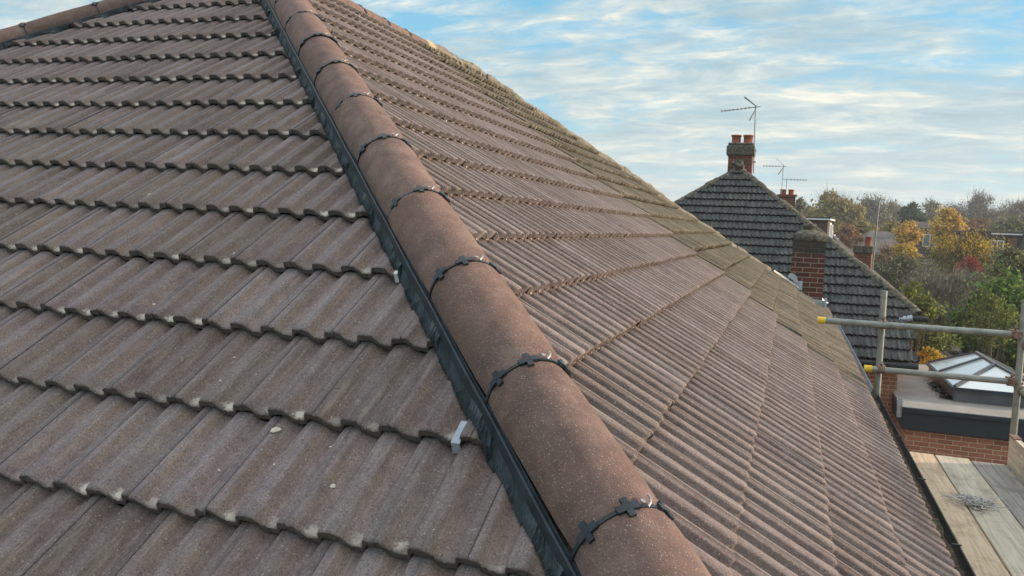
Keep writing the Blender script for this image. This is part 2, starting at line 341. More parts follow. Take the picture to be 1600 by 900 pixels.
# ------------------------------------------------------------------ roof geometry
AA, AB = 0.5832638732, 0.6022672661        # pitches of the hip end and of the long slope
GA, GB = 0.294017, 0.280879                # gauge
SA13, SB4 = 4.352689, 4.364925
X0, RL = 2.163787, 4.234012                # joint origin, ridge length
HIP = Vector((1, -math.tan(AB) / math.tan(AA), -math.tan(AB)))
T = .032
W = .2
PH = [0, .04, .09, .28, .46, .57, .69, .85, 1.0]
HT = [.0, .80, .99, 1.03, .96, .50, .08, .0, .0]
def prof(ph):
    ph %= 1.0
    for i in range(8):
        if PH[i] <= ph <= PH[i + 1]:
            t = (ph - PH[i]) / (PH[i + 1] - PH[i]); return HT[i] * (1 - t) + HT[i + 1] * t
    return 0
def tiles(frame, rows, rng, Tn=T, amp=.030, jit=1.0, shift=0.0, cols=None):
    "rows: list of (s_nose, gauge, first u, last u, joint phase); returns a bmesh with tp / tr loop attributes"
    O, eu, es, en = frame
    bm = bmesh.new(); tp = bm.loops.layers.float_vector.new('tp'); tr = bm.loops.layers.float_vector.new('tr')
    cs = cols or [.30, .38, .46, .515, .57, .63, .69, .77, .85, 1.0, 1.04, 1.09, 1.28, 1.38, 1.46, 1.515, 1.57, 1.63, 1.69, 1.77, 1.85, 2.0, 2.04, 2.09, 2.30]
    for (s0, g, ua, ub, jo) in rows:
        k0 = math.floor((ua - jo) / W) - 1; k1 = math.ceil((ub - jo) / W) + 1
        for k in range(k0, k1):
            u0 = jo + k * W
            if u0 + W < ua or u0 > ub: continue
            r = [rng.random() for _ in range(3)]; rv = (r[0], r[1], r[2])
            ds = rng.gauss(0, .0025) * jit; dh = rng.gauss(0, .0005) * jit + shift; sk = rng.gauss(0, .004) * jit; tl = rng.gauss(0, .0006) * jit
            rr = [(rng.random()) for _ in range(4)]
            grid = []
            vs_rows = [(-.0, -.004), (.007, 0), (.06, 0), (.17, 0), (g + .012, 0)]
            for ri, (v, dz) in enumerate(vs_rows):
                line = []
                for ci, c in enumerate(cs):
                    u = u0 + (c - .3) * .1 + (.0002 if ci == 0 else -.0003 if ci == len(cs) - 1 else 0)
                    wob = rng.gauss(0, .0013) * jit if ri == 0 else 0
                    h = prof(c) * amp + Tn * (1 - v / g) + dz + dh + tl * (c - 1.3)
                    if ci == 0: h -= .0008
                    s = s0 - v + ds + sk * (c - 1.3) * .1 + wob
                    line.append(bm.verts.new(O + eu * u + es * s + en * h))
                grid.append(line)
            low = []; low2 = []
            for ci, c in enumerate(cs):
                u = u0 + (c - .3) * .1
                s = s0 + ds - .003; hh = prof(c) * amp + Tn + dh + tl * (c - 1.3)
                low.append(bm.verts.new(O + eu * u + es * (s + rng.gauss(0, .0008)) + en * (prof(c) * amp * .95 + dh + rng.gauss(.0095, .0013))))
                low2.append(bm.verts.new(O + eu * u + es * (s - .05) + en * (prof(c) * amp * .95 + dh + .009)))
            def quad(a, b, c_, d, pv, sm):
                try: f = bm.faces.new((a, b, c_, d))
                except ValueError: return
                f.smooth = sm
                for lp, q in zip(f.loops, pv): lp[tp] = q; lp[tr] = rv
            for ci in range(len(cs) - 1):
                p0 = cs[ci] % 1; p1 = p0 + cs[ci + 1] - cs[ci]
                if p1 > 1.001: p1 -= 1; p0 -= 1
                for ri in range(len(vs_rows) - 1):
                    v0 = vs_rows[ri][0]; v1 = vs_rows[ri + 1][0]
                    quad(grid[ri][ci], grid[ri][ci + 1], grid[ri + 1][ci + 1], grid[ri + 1][ci], ((p0, v0, 0), (p1, v0, 0), (p1, v1, 0), (p0, v1, 0)), True)
                quad(low[ci], low[ci + 1], grid[0][ci + 1], grid[0][ci], ((p0, 0, 1),) * 4, False)
                quad(low2[ci], low2[ci + 1], low[ci + 1], low[ci], ((p0, 0, 1),) * 4, False)
            for e in (0, -1):   # side edges
                for ri in range(len(vs_rows) - 1):
                    a, b_ = grid[ri][e], grid[ri + 1][e]
                    c_ = bm.verts.new(b_.co - en * .012); d_ = bm.verts.new(a.co - en * .012)
                    quad(a, b_, c_, d_, ((.3, .1, .35),) * 4, False)
    return bm
def cut(bm, co, no):
    bmesh.ops.bisect_plane(bm, geom=bm.verts[:] + bm.edges[:] + bm.faces[:], plane_co=co, plane_no=no, clear_outer=True)
def finish(bm, name, mat, parent):
    me = bpy.data.meshes.new(name); bm.to_mesh(me); bm.free()
    return link(name, me, mat, parent)
Z0 = Vector((0, 0, 0)); UP = Vector((0, 0, 1))
eyv = Vector((0, 1, 0)); exv = Vector((1, 0, 0))
fA = (Z0 - Vector((0, -math.sin(AA), math.cos(AA))) * T, exv, Vector((0, -math.cos(AA), -math.sin(AA))), Vector((0, -math.sin(AA), math.cos(AA))))
fB = (Z0, eyv, Vector((math.cos(AB), 0, -math.sin(AB))), Vector((math.sin(AB), 0, math.cos(AB))))
house = empty('tiled_house', (1.0, 1.5, -8.0), 'nearest house, its brown ribbed tile roof filling the view, with rounded clipped hip tiles', 'house')
rng = random.Random(3)
hk = HIP.xy.length
nh = Vector((-HIP.y, HIP.x, 0)).normalized()      # pointing to +x+y (the B side)
nl = Vector((HIP.y, HIP.x, 0)).normalized()
rowsA = []
for i in range(-1, 17):
    s = SA13 + GA * (i - 13); hw = s * math.cos(AA) / 1.04187 + .3
    rowsA.append((s, GA, -hw, hw, X0 + (0 if (i - 13) % 2 == 0 else W / 2)))
bm = tiles(fA, rowsA, rng, amp=.025)
cut(bm, Z0, nh); 
nleft = Vector((-nh.x, nh.y, 0)); cut(bm, Z0, nleft)
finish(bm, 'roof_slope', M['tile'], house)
YB = {-14: 2.45, -13: 2.45, -12: 2.45, -11: 2.48, -10: 2.45, -9: 2.45, -8: 2.5, -7: 2.45, -6: 2.5, -5: 2.45, -4: 2.45, -3: 2.4, -2: 2.5, -1: 2.45, 0: 2.45, 1: 2.40, 2: 2.45, 3: 2.45, 4: 2.2, 5: 1.95, 6: 1.75, 7: 1.65}
rowsN, rowsO = [], []
for i in range(-14, 8):
    s = SB4 + GB * (i - 4)
    if s < .02: continue
    c = s * math.cos(AB); jo = (0 if i % 2 else W / 2)
    jn = math.floor((YB[i] - jo) / W) * W + jo
    rowsN.append((s, GB, -c * 1.042 - .3, jn - .01, jo))
    so_ = s - .04 - .02 * math.sin(i * 1.7)
    rowsO.append((so_ if i < 7 else s, GB, jn + .01, RL + c * 1.042 + .3, jo))
bm = tiles(fB, rowsN, rng, Tn=.034)
cut(bm, Z0, -nh)
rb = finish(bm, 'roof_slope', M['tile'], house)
far_co = Vector((0, RL, 0)); far_no = Vector((-nh.x, nh.y, 0))
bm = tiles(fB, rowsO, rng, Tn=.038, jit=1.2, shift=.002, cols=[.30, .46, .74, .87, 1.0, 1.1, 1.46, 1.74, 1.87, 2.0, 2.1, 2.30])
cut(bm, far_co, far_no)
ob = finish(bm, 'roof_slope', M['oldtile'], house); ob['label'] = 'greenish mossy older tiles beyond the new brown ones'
# underlay beneath the tiles, and the slopes facing away
EB = SB4 + GB * 3; xe = EB * math.cos(AB); ze = -EB * math.sin(AB); ye = xe * 1.042
und = MB(); dz = Vector((0, 0, -.075))
c1, c2, c3, c4 = Vector((xe, -ye, ze)), Vector((xe, RL + ye, ze)), Vector((-xe, RL + ye, ze)), Vector((-xe, -ye, ze))
ap1, ap2 = Z0.copy(), Vector((0, RL, 0))
for poly in ([ap1, c1, c2, ap2], [ap1, c4, c1], [ap2, c2, c3], [ap1, ap2, c3, c4]):
    und.add([p + dz for p in poly], [tuple(range(len(poly)))])
und.build('roof_underlay', M['farroof_dark'], house)
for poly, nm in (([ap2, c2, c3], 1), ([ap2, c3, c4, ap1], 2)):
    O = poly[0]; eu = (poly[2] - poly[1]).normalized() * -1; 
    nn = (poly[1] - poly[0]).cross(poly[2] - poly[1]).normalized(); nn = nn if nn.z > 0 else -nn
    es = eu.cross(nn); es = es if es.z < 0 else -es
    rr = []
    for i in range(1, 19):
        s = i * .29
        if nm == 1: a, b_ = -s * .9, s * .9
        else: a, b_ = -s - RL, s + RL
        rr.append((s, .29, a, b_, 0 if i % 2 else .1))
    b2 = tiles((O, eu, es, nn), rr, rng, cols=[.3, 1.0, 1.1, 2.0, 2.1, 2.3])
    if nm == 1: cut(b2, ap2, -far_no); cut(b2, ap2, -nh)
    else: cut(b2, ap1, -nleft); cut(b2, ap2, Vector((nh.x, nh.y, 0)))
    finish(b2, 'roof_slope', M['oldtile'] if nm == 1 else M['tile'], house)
# ------------------------------------------------------------------ ridge and hip tiles
def shell(A, B_, r, side, up, z0=.033, a0=-18, a1=198, n=18, thick=.014, taper=0.0, lump=0.0, rg=rng, mi=0, seg=4):
    "half round tile from A to B_, its crown along up"
    mb = MB(); d = (B_ - A); rings = []
    for outer in (1, 0):
        for j in range(seg + 1):
            t = j / seg; c = A + d * t + up * z0; rr = (r + taper * t) - (0 if outer else thick)
            if outer and j in (0, seg): rr -= .003
            ring = []
            for k in range(n + 1):
                a = rad(a0 + (a1 - a0) * k / n); q = c + side * math.cos(a) * rr + up * math.sin(a) * rr
                if lump: q += (side * math.cos(a) + up * math.sin(a)) * lump * noise.noise(q * 9)
                ring.append(q)
            rings.append(ring)
    vs = [v for q in rings for v in q]; m = n + 1; fs = []
    for j in range(seg):
        for k in range(n): fs.append((j * m + k, j * m + k + 1, (j + 1) * m + k + 1, (j + 1) * m + k))
    b = (seg + 1) * m
    for j in range(seg):
        for k in range(n): fs.append((b + j * m + k, b + (j + 1) * m + k, b + (j + 1) * m + k + 1, b + j * m + k + 1))
    mb.add(vs, fs, mi, True)
    for j in (0, seg):
        ring = rings[j]; inner = rings[j + seg + 1]
        mb.add(ring + inner, [(k, k + 1, m + k + 1, m + k) for k in range(n)], mi)
    for k in (0, n):
        mb.add([rings[j][k] for j in range(seg + 1)] + [rings[j + seg + 1][k] for j in range(seg + 1)], [(j, j + 1, seg + 2 + j, seg + 1 + j) for j in range(seg)], mi)
    return mb
def union(P, ax, side, up, r, parent, z0=.033, crown=True):
    "black union strap with cross shaped clips and a bright screw at the crown"
    c = P + up * z0
    mb = MB(); n = 22
    def pt(a, rr, x): return c + ax * x + (side * math.cos(a) + up * math.sin(a)) * rr
    for k in range(n):
        a0, a1 = rad(-10 + 200 * k / n), rad(-10 + 200 * (k + 1) / n)
        mb.add([pt(a0, r - .012, -.004), pt(a1, r - .012, -.004), pt(a1, r + .0003, -.004), pt(a0, r + .0003, -.004), pt(a0, r - .012, .004), pt(a1, r - .012, .004), pt(a1, r + .0003, .004), pt(a0, r + .0003, .004)],
               [(0, 1, 2, 3), (7, 6, 5, 4), (3, 2, 6, 7)])
    def patch(a, x0, x1, wid, rr=.0045):   # small pad lying on the tile
        da = wid / r / 2; seg = 3; vs = []
        for rrr in (r + rr, r - .002):
            for x in (x0, x1):
                for k in range(seg + 1): vs.append(pt(a - da + 2 * da * k / seg, rrr, x))
        m = seg + 1; fs = []
        for k in range(seg): fs.append((k, k + 1, m + k + 1, m + k)); fs.append((k, 2 * m + k, 2 * m + k + 1, k + 1)); fs.append((m + k, m + k + 1, 3 * m + k + 1, 3 * m + k))
        fs += [(0, m, 3 * m, 2 * m), (m - 1, 3 * m - 1, 4 * m - 1, 2 * m - 1)]
        mb.add(vs, fs)
    for a in (rad(150), rad(103), rad(52)):
        j_ = rng.gauss(0, .04); a += j_; patch(a, -.021, -.004, .013); patch(a, .004, .021, .013)
        patch(a + .13, -.007, .008, .017, .005); patch(a - .13, -.008, .007, .017, .005); patch(a, -.004, .004, .026, .005)
    o = mb.build('union_clip', M['plastic'], parent)
    if crown:
        m2 = MB(); a = rad(86); q = pt(a, r + .006, -.002); ou = side * math.cos(a) + up * math.sin(a); tg = -side * math.sin(a) + up * math.cos(a)
        m2.tube([q, q + ou * .003], .0050, 12)
        m2.tube([q - tg * .004 + ax * .013 + ou * .001, q - tg * .012 + ax * .006 + ou * .004, q - tg * .019 - ax * .004 + ou * .003, q - tg * .022 - ax * .016], .0026, 6)
        m2.build('fixing_screw', M['steel'], parent)
def run_frame(d):
    ax = d.normalized(); up = (UP - ax * ax.z).normalized(); side = ax.cross(up); return ax, up, side
RR = .105
# new hip: joints measured down the hip
ax, up, side = run_frame(HIP)
if side.x < 0: side = -side          # +side towards the long slope
ts = [5.49 - .45 * k for k in range(12)][::-1] + [5.94, 6.39]
ts = [t for t in ts if t > .3]
pre = [ts[0] - .45 if ts[0] > .5 else 0.12] + ts
for k in range(len(pre) - 1):
    A_, B_ = ax * (pre[k] + .005), ax * (pre[k + 1] - .005)
    wb = rng.gauss(0, .0028)
    A_ = A_ + side * wb; B_ = B_ + side * rng.gauss(0, .0028)
    o = shell(A_, B_, RR + rng.gauss(0, .0013), side, up, z0=.033 + rng.gauss(0, .002), a0=-28, a1=183, seg=6, n=26, taper=-.002).build('hip_tile', M['ridge'], house)
    union(ax * pre[k + 1], ax, side, up, RR, o)
# rail and pleated strip along the left foot of the hip
foot = lambda t, off, h: ax * t - side * off + up * h
mb = MB(); tmax = 6.3; nseg = 40
prf = [(.097, .004), (.098, .024), (.102, .029), (.105, .021), (.108, .021), (.110, .026), (.113, .023), (.114, .000)]
ring = []
for j in range(nseg + 1):
    t = .2 + (tmax - .2) * j / nseg; wv = .0015 * math.sin(j * 2.1)
    ring.append([foot(t, o_ + wv, h_ - .004) for o_, h_ in prf])
m = len(prf)
mb.add([v for q in ring for v in q], [(j * m + k, j * m + k + 1, (j + 1) * m + k + 1, (j + 1) * m + k) for j in range(nseg) for k in range(m - 1)])
mb.build('hip_rail', M['plastic'], house)
nA = fA[3]
def onA(p, h):   # drop a point on the hip end plane
    q = p - UP * ((p.dot(nA)) / nA.z); return q + nA * h
def drapeA(p, h, k):   # lie on the tiles of the hip end, bridging their steps
    q = onA(p, 0) - fA[0]; s0 = q.dot(fA[2]); x = q.x; best = 0
    for ds in (-.02, 0, .02):
        s = s0 + ds; i = math.ceil((s - SA13) / GA - 1e-6) + 13; v = SA13 + GA * (i - 13) - s
        jo = X0 + (0 if (i - 13) % 2 == 0 else W / 2); best = max(best, prof((x - jo) / .1 + .3) * .025 + T * (1 - v / GA))
    return fA[0] + exv * x + fA[2] * s0 + nA * (best * .95 + h + .004 * noise.noise(Vector((s0 * 14, k, 0))))
mb = MB(); rows = []
nn_ = 760
for j in range(nn_ + 1):
    t = .25 + (tmax - .25) * j / nn_; fold = .0048 * (1 if j % 2 else -1) + rng.gauss(0, .0012)
    wv = .007 * noise.noise(Vector((t * 7, 0, 0))) + .004 * noise.noise(Vector((t * 31, 5, 0)))
    pts = [foot(t, .110, .002)]
    for k, (o_, h_) in enumerate(((.111, .018), (.115, .012), (.120 + wv * .6, .007))):
        pts.append(drapeA(foot(t, o_, 0), h_ + fold * (.5 + .35 * k), k))
    rows.append(pts)
mb.add([v for q in rows for v in q], [(j * 4 + k, j * 4 + k + 1, (j + 1) * 4 + k + 1, (j + 1) * 4 + k) for j in range(nn_) for k in range(3)])
mb.build('pleated_hip_strip', M['foil'], house)
# left hip, same kit seen from its side
HL = Vector((-HIP.x, HIP.y, HIP.z)); axl, upl, sdl = run_frame(HL)
if sdl.x > 0: sdl = -sdl             # away from the hip end
tl = [.25 + .45 * k for k in range(15)]
for k in range(len(tl) - 1):
    o = shell(axl * (tl[k] + .004), axl * (tl[k + 1] - .004), .092, -sdl, upl, z0=-.012, a0=-28, a1=190, seg=3, n=16).build('hip_tile', M['ridge'], house)
    union(axl * tl[k + 1], axl, -sdl, upl, .092, o, z0=-.012, crown=False)
mb = MB(); ring = []
for j in range(nseg + 1):
    t = .2 + 6.2 * j / nseg
    ring.append([axl * t - sdl * (o_ - .012) + upl * (h_ - .036) for o_, h_ in prf])
mb.add([v for q in ring for v in q], [(j * m + k, j * m + k + 1, (j + 1) * m + k + 1, (j + 1) * m + k) for j in range(nseg) for k in range(m - 1)])
mb.build('hip_rail', M['plastic'], house)
mb = MB(); rows = []
for j in range(701):
    t = .25 + 6.1 * j / 700; fold = .004 * (1 if j % 2 else -1)
    pts = [axl * t - sdl * .098 + upl * -.014]
    for k, (o_, h_) in enumerate(((.102, .010), (.108, .006), (.118 + .008 * noise.noise(Vector((t * 7, 9, 0))), .004))):
        pts.append(drapeA(axl * t - sdl * o_, h_ + fold, k))
    rows.append(pts)
mb.add([v for q in rows for v in q], [(j * 4 + k, j * 4 + k + 1, (j + 1) * 4 + k + 1, (j + 1) * 4 + k) for j in range(700) for k in range(3)])
mb.build('pleated_hip_strip', M['foil'], house)
# ridge: new tiles to the party line, mortar, then lichened tiles
yj = [.02 + .441 * k for k in range(6)]
yj[-1] = 2.23; yj = yj + [2.66]
for k in range(len(yj) - 1):
    o = shell(Vector((0, yj[k] + .004, 0)), Vector((0, yj[k + 1] - .004, 0)), .096, exv, UP, z0=-.014, a0=-25, a1=205, seg=3, n=18).build('ridge_tile', M['ridge'], house)
    if k < len(yj) - 2: union(Vector((0, yj[k + 1], 0)), -eyv, -exv, UP, .096, o, z0=-.014, crown=False)
shell(Vector((0, 2.64, 0)), Vector((0, 2.80, 0)), .106, exv, UP, z0=-.018, a0=-15, a1=195, lump=.02, seg=4).build('mortar_bedding', M['mortar'], house)
k = 0; y = 2.80
while y < RL:
    e = min(y + .40, RL + .06)
    shell(Vector((0, y, 0)), Vector((0, e - .004, 0)), .110 + rng.gauss(0, .004), exv, UP, z0=-.020 + rng.gauss(0, .006), a0=-25, a1=205, lump=.03, seg=8).build('ridge_tile', M['lichen'], house)
    y = e
HF = Vector((HIP.x, -HIP.y, HIP.z)); axf, upf, sdf = run_frame(HF)
t = .10
while t < 5.35:
    a = Vector((0, RL, 0)) + axf * t; b_ = Vector((0, RL, 0)) + axf * (t + .376)
    rf = .088 if t > 3 else .100
    shell(a, b_, rf + rng.gauss(0, .003), sdf, upf, z0=-.015 + rng.gauss(0, .005), a0=-35, a1=215, lump=.022, seg=7).build('hip_tile', M['lichen'], house)
    t += .38
HB_ = Vector((-HIP.x, -HIP.y, HIP.z)); axb, upb, sdb = run_frame(HB_)
for k in range(17):
    a = Vector((0, RL, 0)) + axb * (.1 + .39 * k); shell(a, a + axb * .385, .11, sdb, upb, a0=-35, a1=215, lump=.015, seg=3).build('hip_tile', M['lichen'], house)
# small bent tile clips beside the strip
def clip(x, s, name='tile_clip', sc=1.0):
    P = fA[0] + exv * x + fA[2] * s + nA * (T + .006); mb = MB()
    e, d = exv, fA[2]
    a = P - d * .05 * sc; wv = e * .009 * sc
    pts = [a + nA * .003, P + nA * .006, P + d * .010 + nA * .004, P + d * .013 - nA * .024]
    for q, r in zip(pts, pts[1:]):
        mb.add([q - wv, q + wv, r + wv, r - wv, q - wv - nA * .002, q + wv - nA * .002, r + wv - nA * .002, r - wv - nA * .002], [(0, 1, 2, 3), (7, 6, 5, 4), (0, 3, 7, 4), (1, 5, 6, 2)])
    mb.build(name, M['white'] if sc < 1 else M['lead'], house)
clip(3.03, 4.061, sc=1.15); clip(2.41, 3.177, sc=.8); clip(2.62, 3.47, sc=.7)
# ------------------------------------------------------------------ walls, gutter, stack of our house
wl = MB(); wx = xe - .30; wy0, wy1 = -ye + .30, RL + ye - .30
for a, b_ in (((wx - .25, wy0, -8), (wx, wy1, ze - .1)), ((-wx, wy0, -8), (-wx + .25, wy1, ze - .1)), ((-wx + .25, wy0, -8), (wx - .25, wy0 + .25, ze - .1)), ((-wx + .25, wy1 - .25, -8), (wx - .25, wy1, ze - .1))):
    wl.box(a, b_)
wl.build('wall', M['brick_far'], house)
sf = MB()
sf.box((-xe + .0, -ye + .0, ze - .13), (xe - .0, RL + ye, ze - .11))
for a, b_ in (((xe - .0, -ye, ze - .20), (xe + .022, RL + ye, ze - .035)), ((-xe - .022, -ye, ze - .20), (-xe, RL + ye, ze - .035)), ((-xe, -ye - .022, ze - .20), (xe, -ye, ze - .035)), ((-xe, RL + ye, ze - .20), (xe, RL + ye + .022, ze - .035))):
    sf.box(a, b_)
sf.build('fascia', M['gutterblack'], house)
def gutter(P0, P1, out, mat, name='gutter', debris=True, rg=rng):
    d = (P1 - P0); mb = MB(); n = 12; r = .056; seg = max(2, int(d.length / .5)); rings = []
    for j in range(seg + 1):
        c = P0 + d * (j / seg); rings.append([c + out * (r - r * math.cos(math.pi * k / n)) - UP * r * math.sin(math.pi * k / n) for k in range(n + 1)] + [c + out * (2 * r + .004) + UP * .002, c + out * (2 * r + .007) - UP * .003] + [c + out * (r + (r + .006) * math.cos(math.pi * k / n)) - UP * (r + .006) * math.sin(math.pi * k / n) for k in range(n + 1)])
    m = len(rings[0])
    mb.add([v for q in rings for v in q], [(j * m + k, j * m + k + 1, (j + 1) * m + k + 1, (j + 1) * m + k) for j in range(seg) for k in range(m - 1)], 0, False)
    g = mb.build(name, mat, house)
    L_ = d.length; k = .4
    while k < L_:
        c = P0 + d * (k / L_); dn = d.normalized()
        br = MB(); br.box((-.005, 2 * r - .025, 0), (.005, 2 * r + .012, .004), X=Matrix((( dn.x, out.x, 0, c.x), (dn.y, out.y, 0, c.y), (dn.z, out.z, 1, c.z + .001), (0, 0, 0, 1))))
        br.build('gutter_bracket', mat, g)
        k += .95
    if debris:
        mb = MB(); js = int(L_ / .03); rows = []
        for j in range(js + 1):
            c = P0 + d * (j / js); row = []
            for q in range(5):
                off = .012 + .088 * q / 4; z = -.034 + .020 * noise.noise(Vector((j * .17, q * .9, 1))) + .010 * noise.noise(Vector((j * .9, q * 2.1, 4)))
                row.append(c + out * off + UP * z)
            rows.append(row)
        mb.add([v for q in rows for v in q], [(j * 5 + k, j * 5 + k + 1, (j + 1) * 5 + k + 1, (j + 1) * 5 + k) for j in range(js) for k in range(4)])
        dbo = mb.build('leaf_litter', M['debris'], g); dbo['kind'] = 'stuff'
    return g
gx = xe + .024; gz = ze - .045
gutter(Vector((gx, -ye - .1, gz)), Vector((gx, 2.3, gz)), exv, M['gutterblack'])
g2 = gutter(Vector((gx - .01, 2.32, gz - .006)), Vector((gx - .01, RL + ye + .08, gz - .006)), exv, M['lead']); g2['label'] = 'pale grey metal gutter on the far half'
gutter(Vector((gx, -ye - .024, gz)), Vector((-gx, -ye - .024, gz)), -eyv, M['gutterblack'], debris=False)
# brick stack beyond the far hip
ch = MB(); X0c, X1c, Y0c, Y1c = 3.72, 4.20, 8.26, 8.72
ch.box((X0c, Y0c, -3.9), (X1c, Y1c, -2.06)); ch.box((X0c + .002, Y0c + .002, -2.06), (X1c - .002, Y1c - .002, -1.83))
vs = []
prfc = [(0, -1.84), (-.012, -1.80), (.0, -1.74), (.06, -1.70), (.14, -1.672), (.16, -1.67)]
for o_, z in prfc: vs += [(X0c + o_, Y0c + o_, z), (X1c - o_, Y0c + o_, z), (X1c - o_, Y1c - o_, z), (X0c + o_, Y1c - o_, z)]
st = ch.build('chimney', M['brick_ours'], house); st['label'] = 'squat dark red brick stack with sooty mossy top'
cp = MB(); cp.add(vs, [(i * 4 + k, i * 4 + (k + 1) % 4, i * 4 + 4 + (k + 1) % 4, i * 4 + 4 + k) for i in range(5) for k in range(4)] + [(20, 21, 22, 23)], 0, True); cp.build('cement_cap', M['mosscap'], st)
pt_ = MB(); pt_.lathe((3.955, 8.49, -1.68), [(.085, 0), (.088, .05), (.098, .055), (.098, .10), (.085, .105), (.08, .07), (0, .068)], 16); pt_.build('chimney_pot', M['mosscap'], st)
# lead and white pointing around its foot
fl = MB()
def strip(P0, P1, wv, h, n, mbx, seed, amp=.02):
    rw = []
    for j in range(n + 1):
        c = P0.lerp(P1, j / n); a = amp * noise.noise(Vector((j * .7, seed, 0))); b_ = amp * noise.noise(Vector((j * .9, seed + 5, 0)))
        rw.append([c + UP * (h + a * .4), c + wv * .5 + UP * (h + .012 + b_ * .5), c + wv * (1 + b_ * 4) + UP * (h - .01)])
    mbx.add([v for q in rw for v in q], [(j * 3 + k, j * 3 + k + 1, (j + 1) * 3 + k + 1, (j + 1) * 3 + k) for j in range(n) for k in range(2)])
hp = lambda x, off=0.0: Vector((x, RL + x * 1.042, -x * math.tan(AB)))
strip(hp(3.50) + Vector((-.03, -.03, .06)), hp(4.27) + Vector((-.03, -.03, .06)), Vector((.03, .06, .015)), .03, 22, fl, 3)
fl.build('white_pointing', M['whitemortar'], house)
ld = MB()
strip(hp(3.68) + Vector((0, .02, .12)), hp(4.26) + Vector((0, .02, .04)), Vector((.06, .10, .06)), .02, 14, ld, 8, .05)
ld.add([(3.716, 8.252, -2.62), (3.90, 8.252, -2.60), (3.90, 8.252, -2.46), (3.716, 8.252, -2.47)], [(0, 1, 2, 3)])
ld.add([(3.80, 8.25, -2.86), (4.24, 8.25, -3.02), (4.24, 8.25, -2.74), (4.05, 8.25, -2.72), (3.95, 8.25, -2.66), (3.80, 8.25, -2.70)], [(0, 1, 2, 3, 4, 5)])
ld.box((4.235, 8.20, -3.15), (4.262, 8.27, -2.70))
ld.build('lead_flashing', M['lead'], house)
# ------------------------------------------------------------------ loose crumbs on the tiles
def crumb(x, s, r, lab, grp=None, elong=1.6):
    P = fA[0] + exv * x + fA[2] * s
    i = round((s - SA13) / GA + .5) + 13; sn = SA13 + GA * (i - 13); v = max(0, sn - s) % GA
    jo = X0 + (0 if (i - 13) % 2 == 0 else W / 2); ph = ((x - jo) / .1 + .3) % 1
    P = P + nA * (prof(ph) * .025 + T * (1 - v / GA) + r * .25)
    bm = bmesh.new(); bmesh.ops.create_icosphere(bm, subdivisions=2, radius=r)
    for vtx in bm.verts:
        k = 1 + .5 * noise.noise(vtx.co * (1.3 / r) + Vector((x * 9, s * 9, 0)))
        vtx.co = Vector((vtx.co.x * elong * k, vtx.co.y * k, vtx.co.z * .45 * k))
    me = bpy.data.meshes.new('mortar_crumb'); bm.to_mesh(me); bm.free()
    o = bpy.data.objects.new('mortar_crumb', me); COL.objects.link(o); me.materials.append(M['mortar_l'])
    o.location = P; o.rotation_euler = (AA, 0, R_.random() * 3)
    tag(o, lab, 'debris', grp)
M['mortar_l'] = simple('pale_crumb', (.55, .51, .40), (.72, .68, .56), 60, .9, bdist=.002)
crumb(2.577, 4.096, .0072, 'pale angular mortar crumb, largest of the chips on the nearest brown tiles')
crumb(1.412, 3.077, .0105, 'cream flake resting on the far left part of the brown slope', elong=1.3)
for x, s, r in ((2.502, 4.225, .0036), (2.796, 4.221, .0052), (1.815, 3.699, .004), (1.903, 3.689, .004), (2.01, 3.412, .004), (2.35, 3.98, .0025), (2.62, 4.18, .0025), (2.30, 3.86, .0024), (2.74, 4.12, .0022)):
    crumb(x, s, r, 'tiny pale mortar chip lying loose on the brown roof tiles', 'tiny mortar chips on the hip end slope')

# ------------------------------------------------------------------ neighbour's house
PN = rad(36.0); AX, AY, AZ = 2.39, 15.57, -0.20
nb = empty('neighbour_house', (2.4, 15.5, -8.0), 'neighbouring house with dark mossy tiled hip roof and brick chimney at its peak', 'house')
fN = (Vector((0, AY, AZ)), exv, Vector((0, -math.cos(PN), -math.sin(PN))), Vector((0, -math.sin(PN), math.cos(PN))))
rows = []
SE = 4.98; SB = 6.28; GN = .285
i = 0; s_ = SB
rowsn = []
while s_ > .1:
    hwl = s_ * math.cos(PN) * 1.0 + .2
    rowsn.append((s_, GN, AX - hwl, AX + hwl if s_ <= SE + .02 else 5.78, AX + (0 if i % 2 else .1)))
    s_ -= GN; i += 1
bm = tiles(fN, rowsn, rng, Tn=.045, amp=.020, jit=1.6, cols=[.30, .46, .74, .87, 1.0, 1.1, 1.46, 1.74, 1.87, 2.0, 2.1, 2.30])
W = .2
cut(bm, Vector((AX, AY, 0)), Vector((-1, 1.0, 0)).normalized())
cut(bm, Vector((AX, AY, 0)), Vector((1, .907, 0)).normalized())
me = finish(bm, 'roof_slope', M['slate'], nb)
hxN = SE * math.cos(PN); zxN = SE * math.sin(PN); hB = SB * math.cos(PN); zB = SB * math.sin(PN)
ap = Vector((AX, AY, AZ - .08)); cl_ = Vector((AX - hB, AY - hB, AZ - .08 - zB)); hxr = hxN * .907; cr_ = Vector((AX + hxr, AY - hxN, AZ - .08 - zxN))
bk = 9.0
u = MB()
u.add([ap, cr_, cr_ + Vector((0, bk + hxN * 2, 0)), ap + Vector((0, bk, 0))], [(0, 1, 2, 3)])
u.add([ap, cl_, cl_ + Vector((0, bk + hB * 2, 0)), ap + Vector((0, bk, 0))], [(3, 2, 1, 0)])
u.add([ap + Vector((0, bk, 0)), cr_ + Vector((0, bk + hxN * 2, 0)), cl_ + Vector((0, bk + hB * 2, 0))], [(0, 1, 2)])
u.build('roof_slope', M['farroof_dark'], nb)
u = MB(); u.add([ap, cl_, Vector((5.76, cl_.y, cl_.z)), Vector((5.76, cr_.y, cr_.z)), cr_], [(0, 1, 2, 3, 4)]); u.build('roof_underlay', M['farroof_dark'], nb)
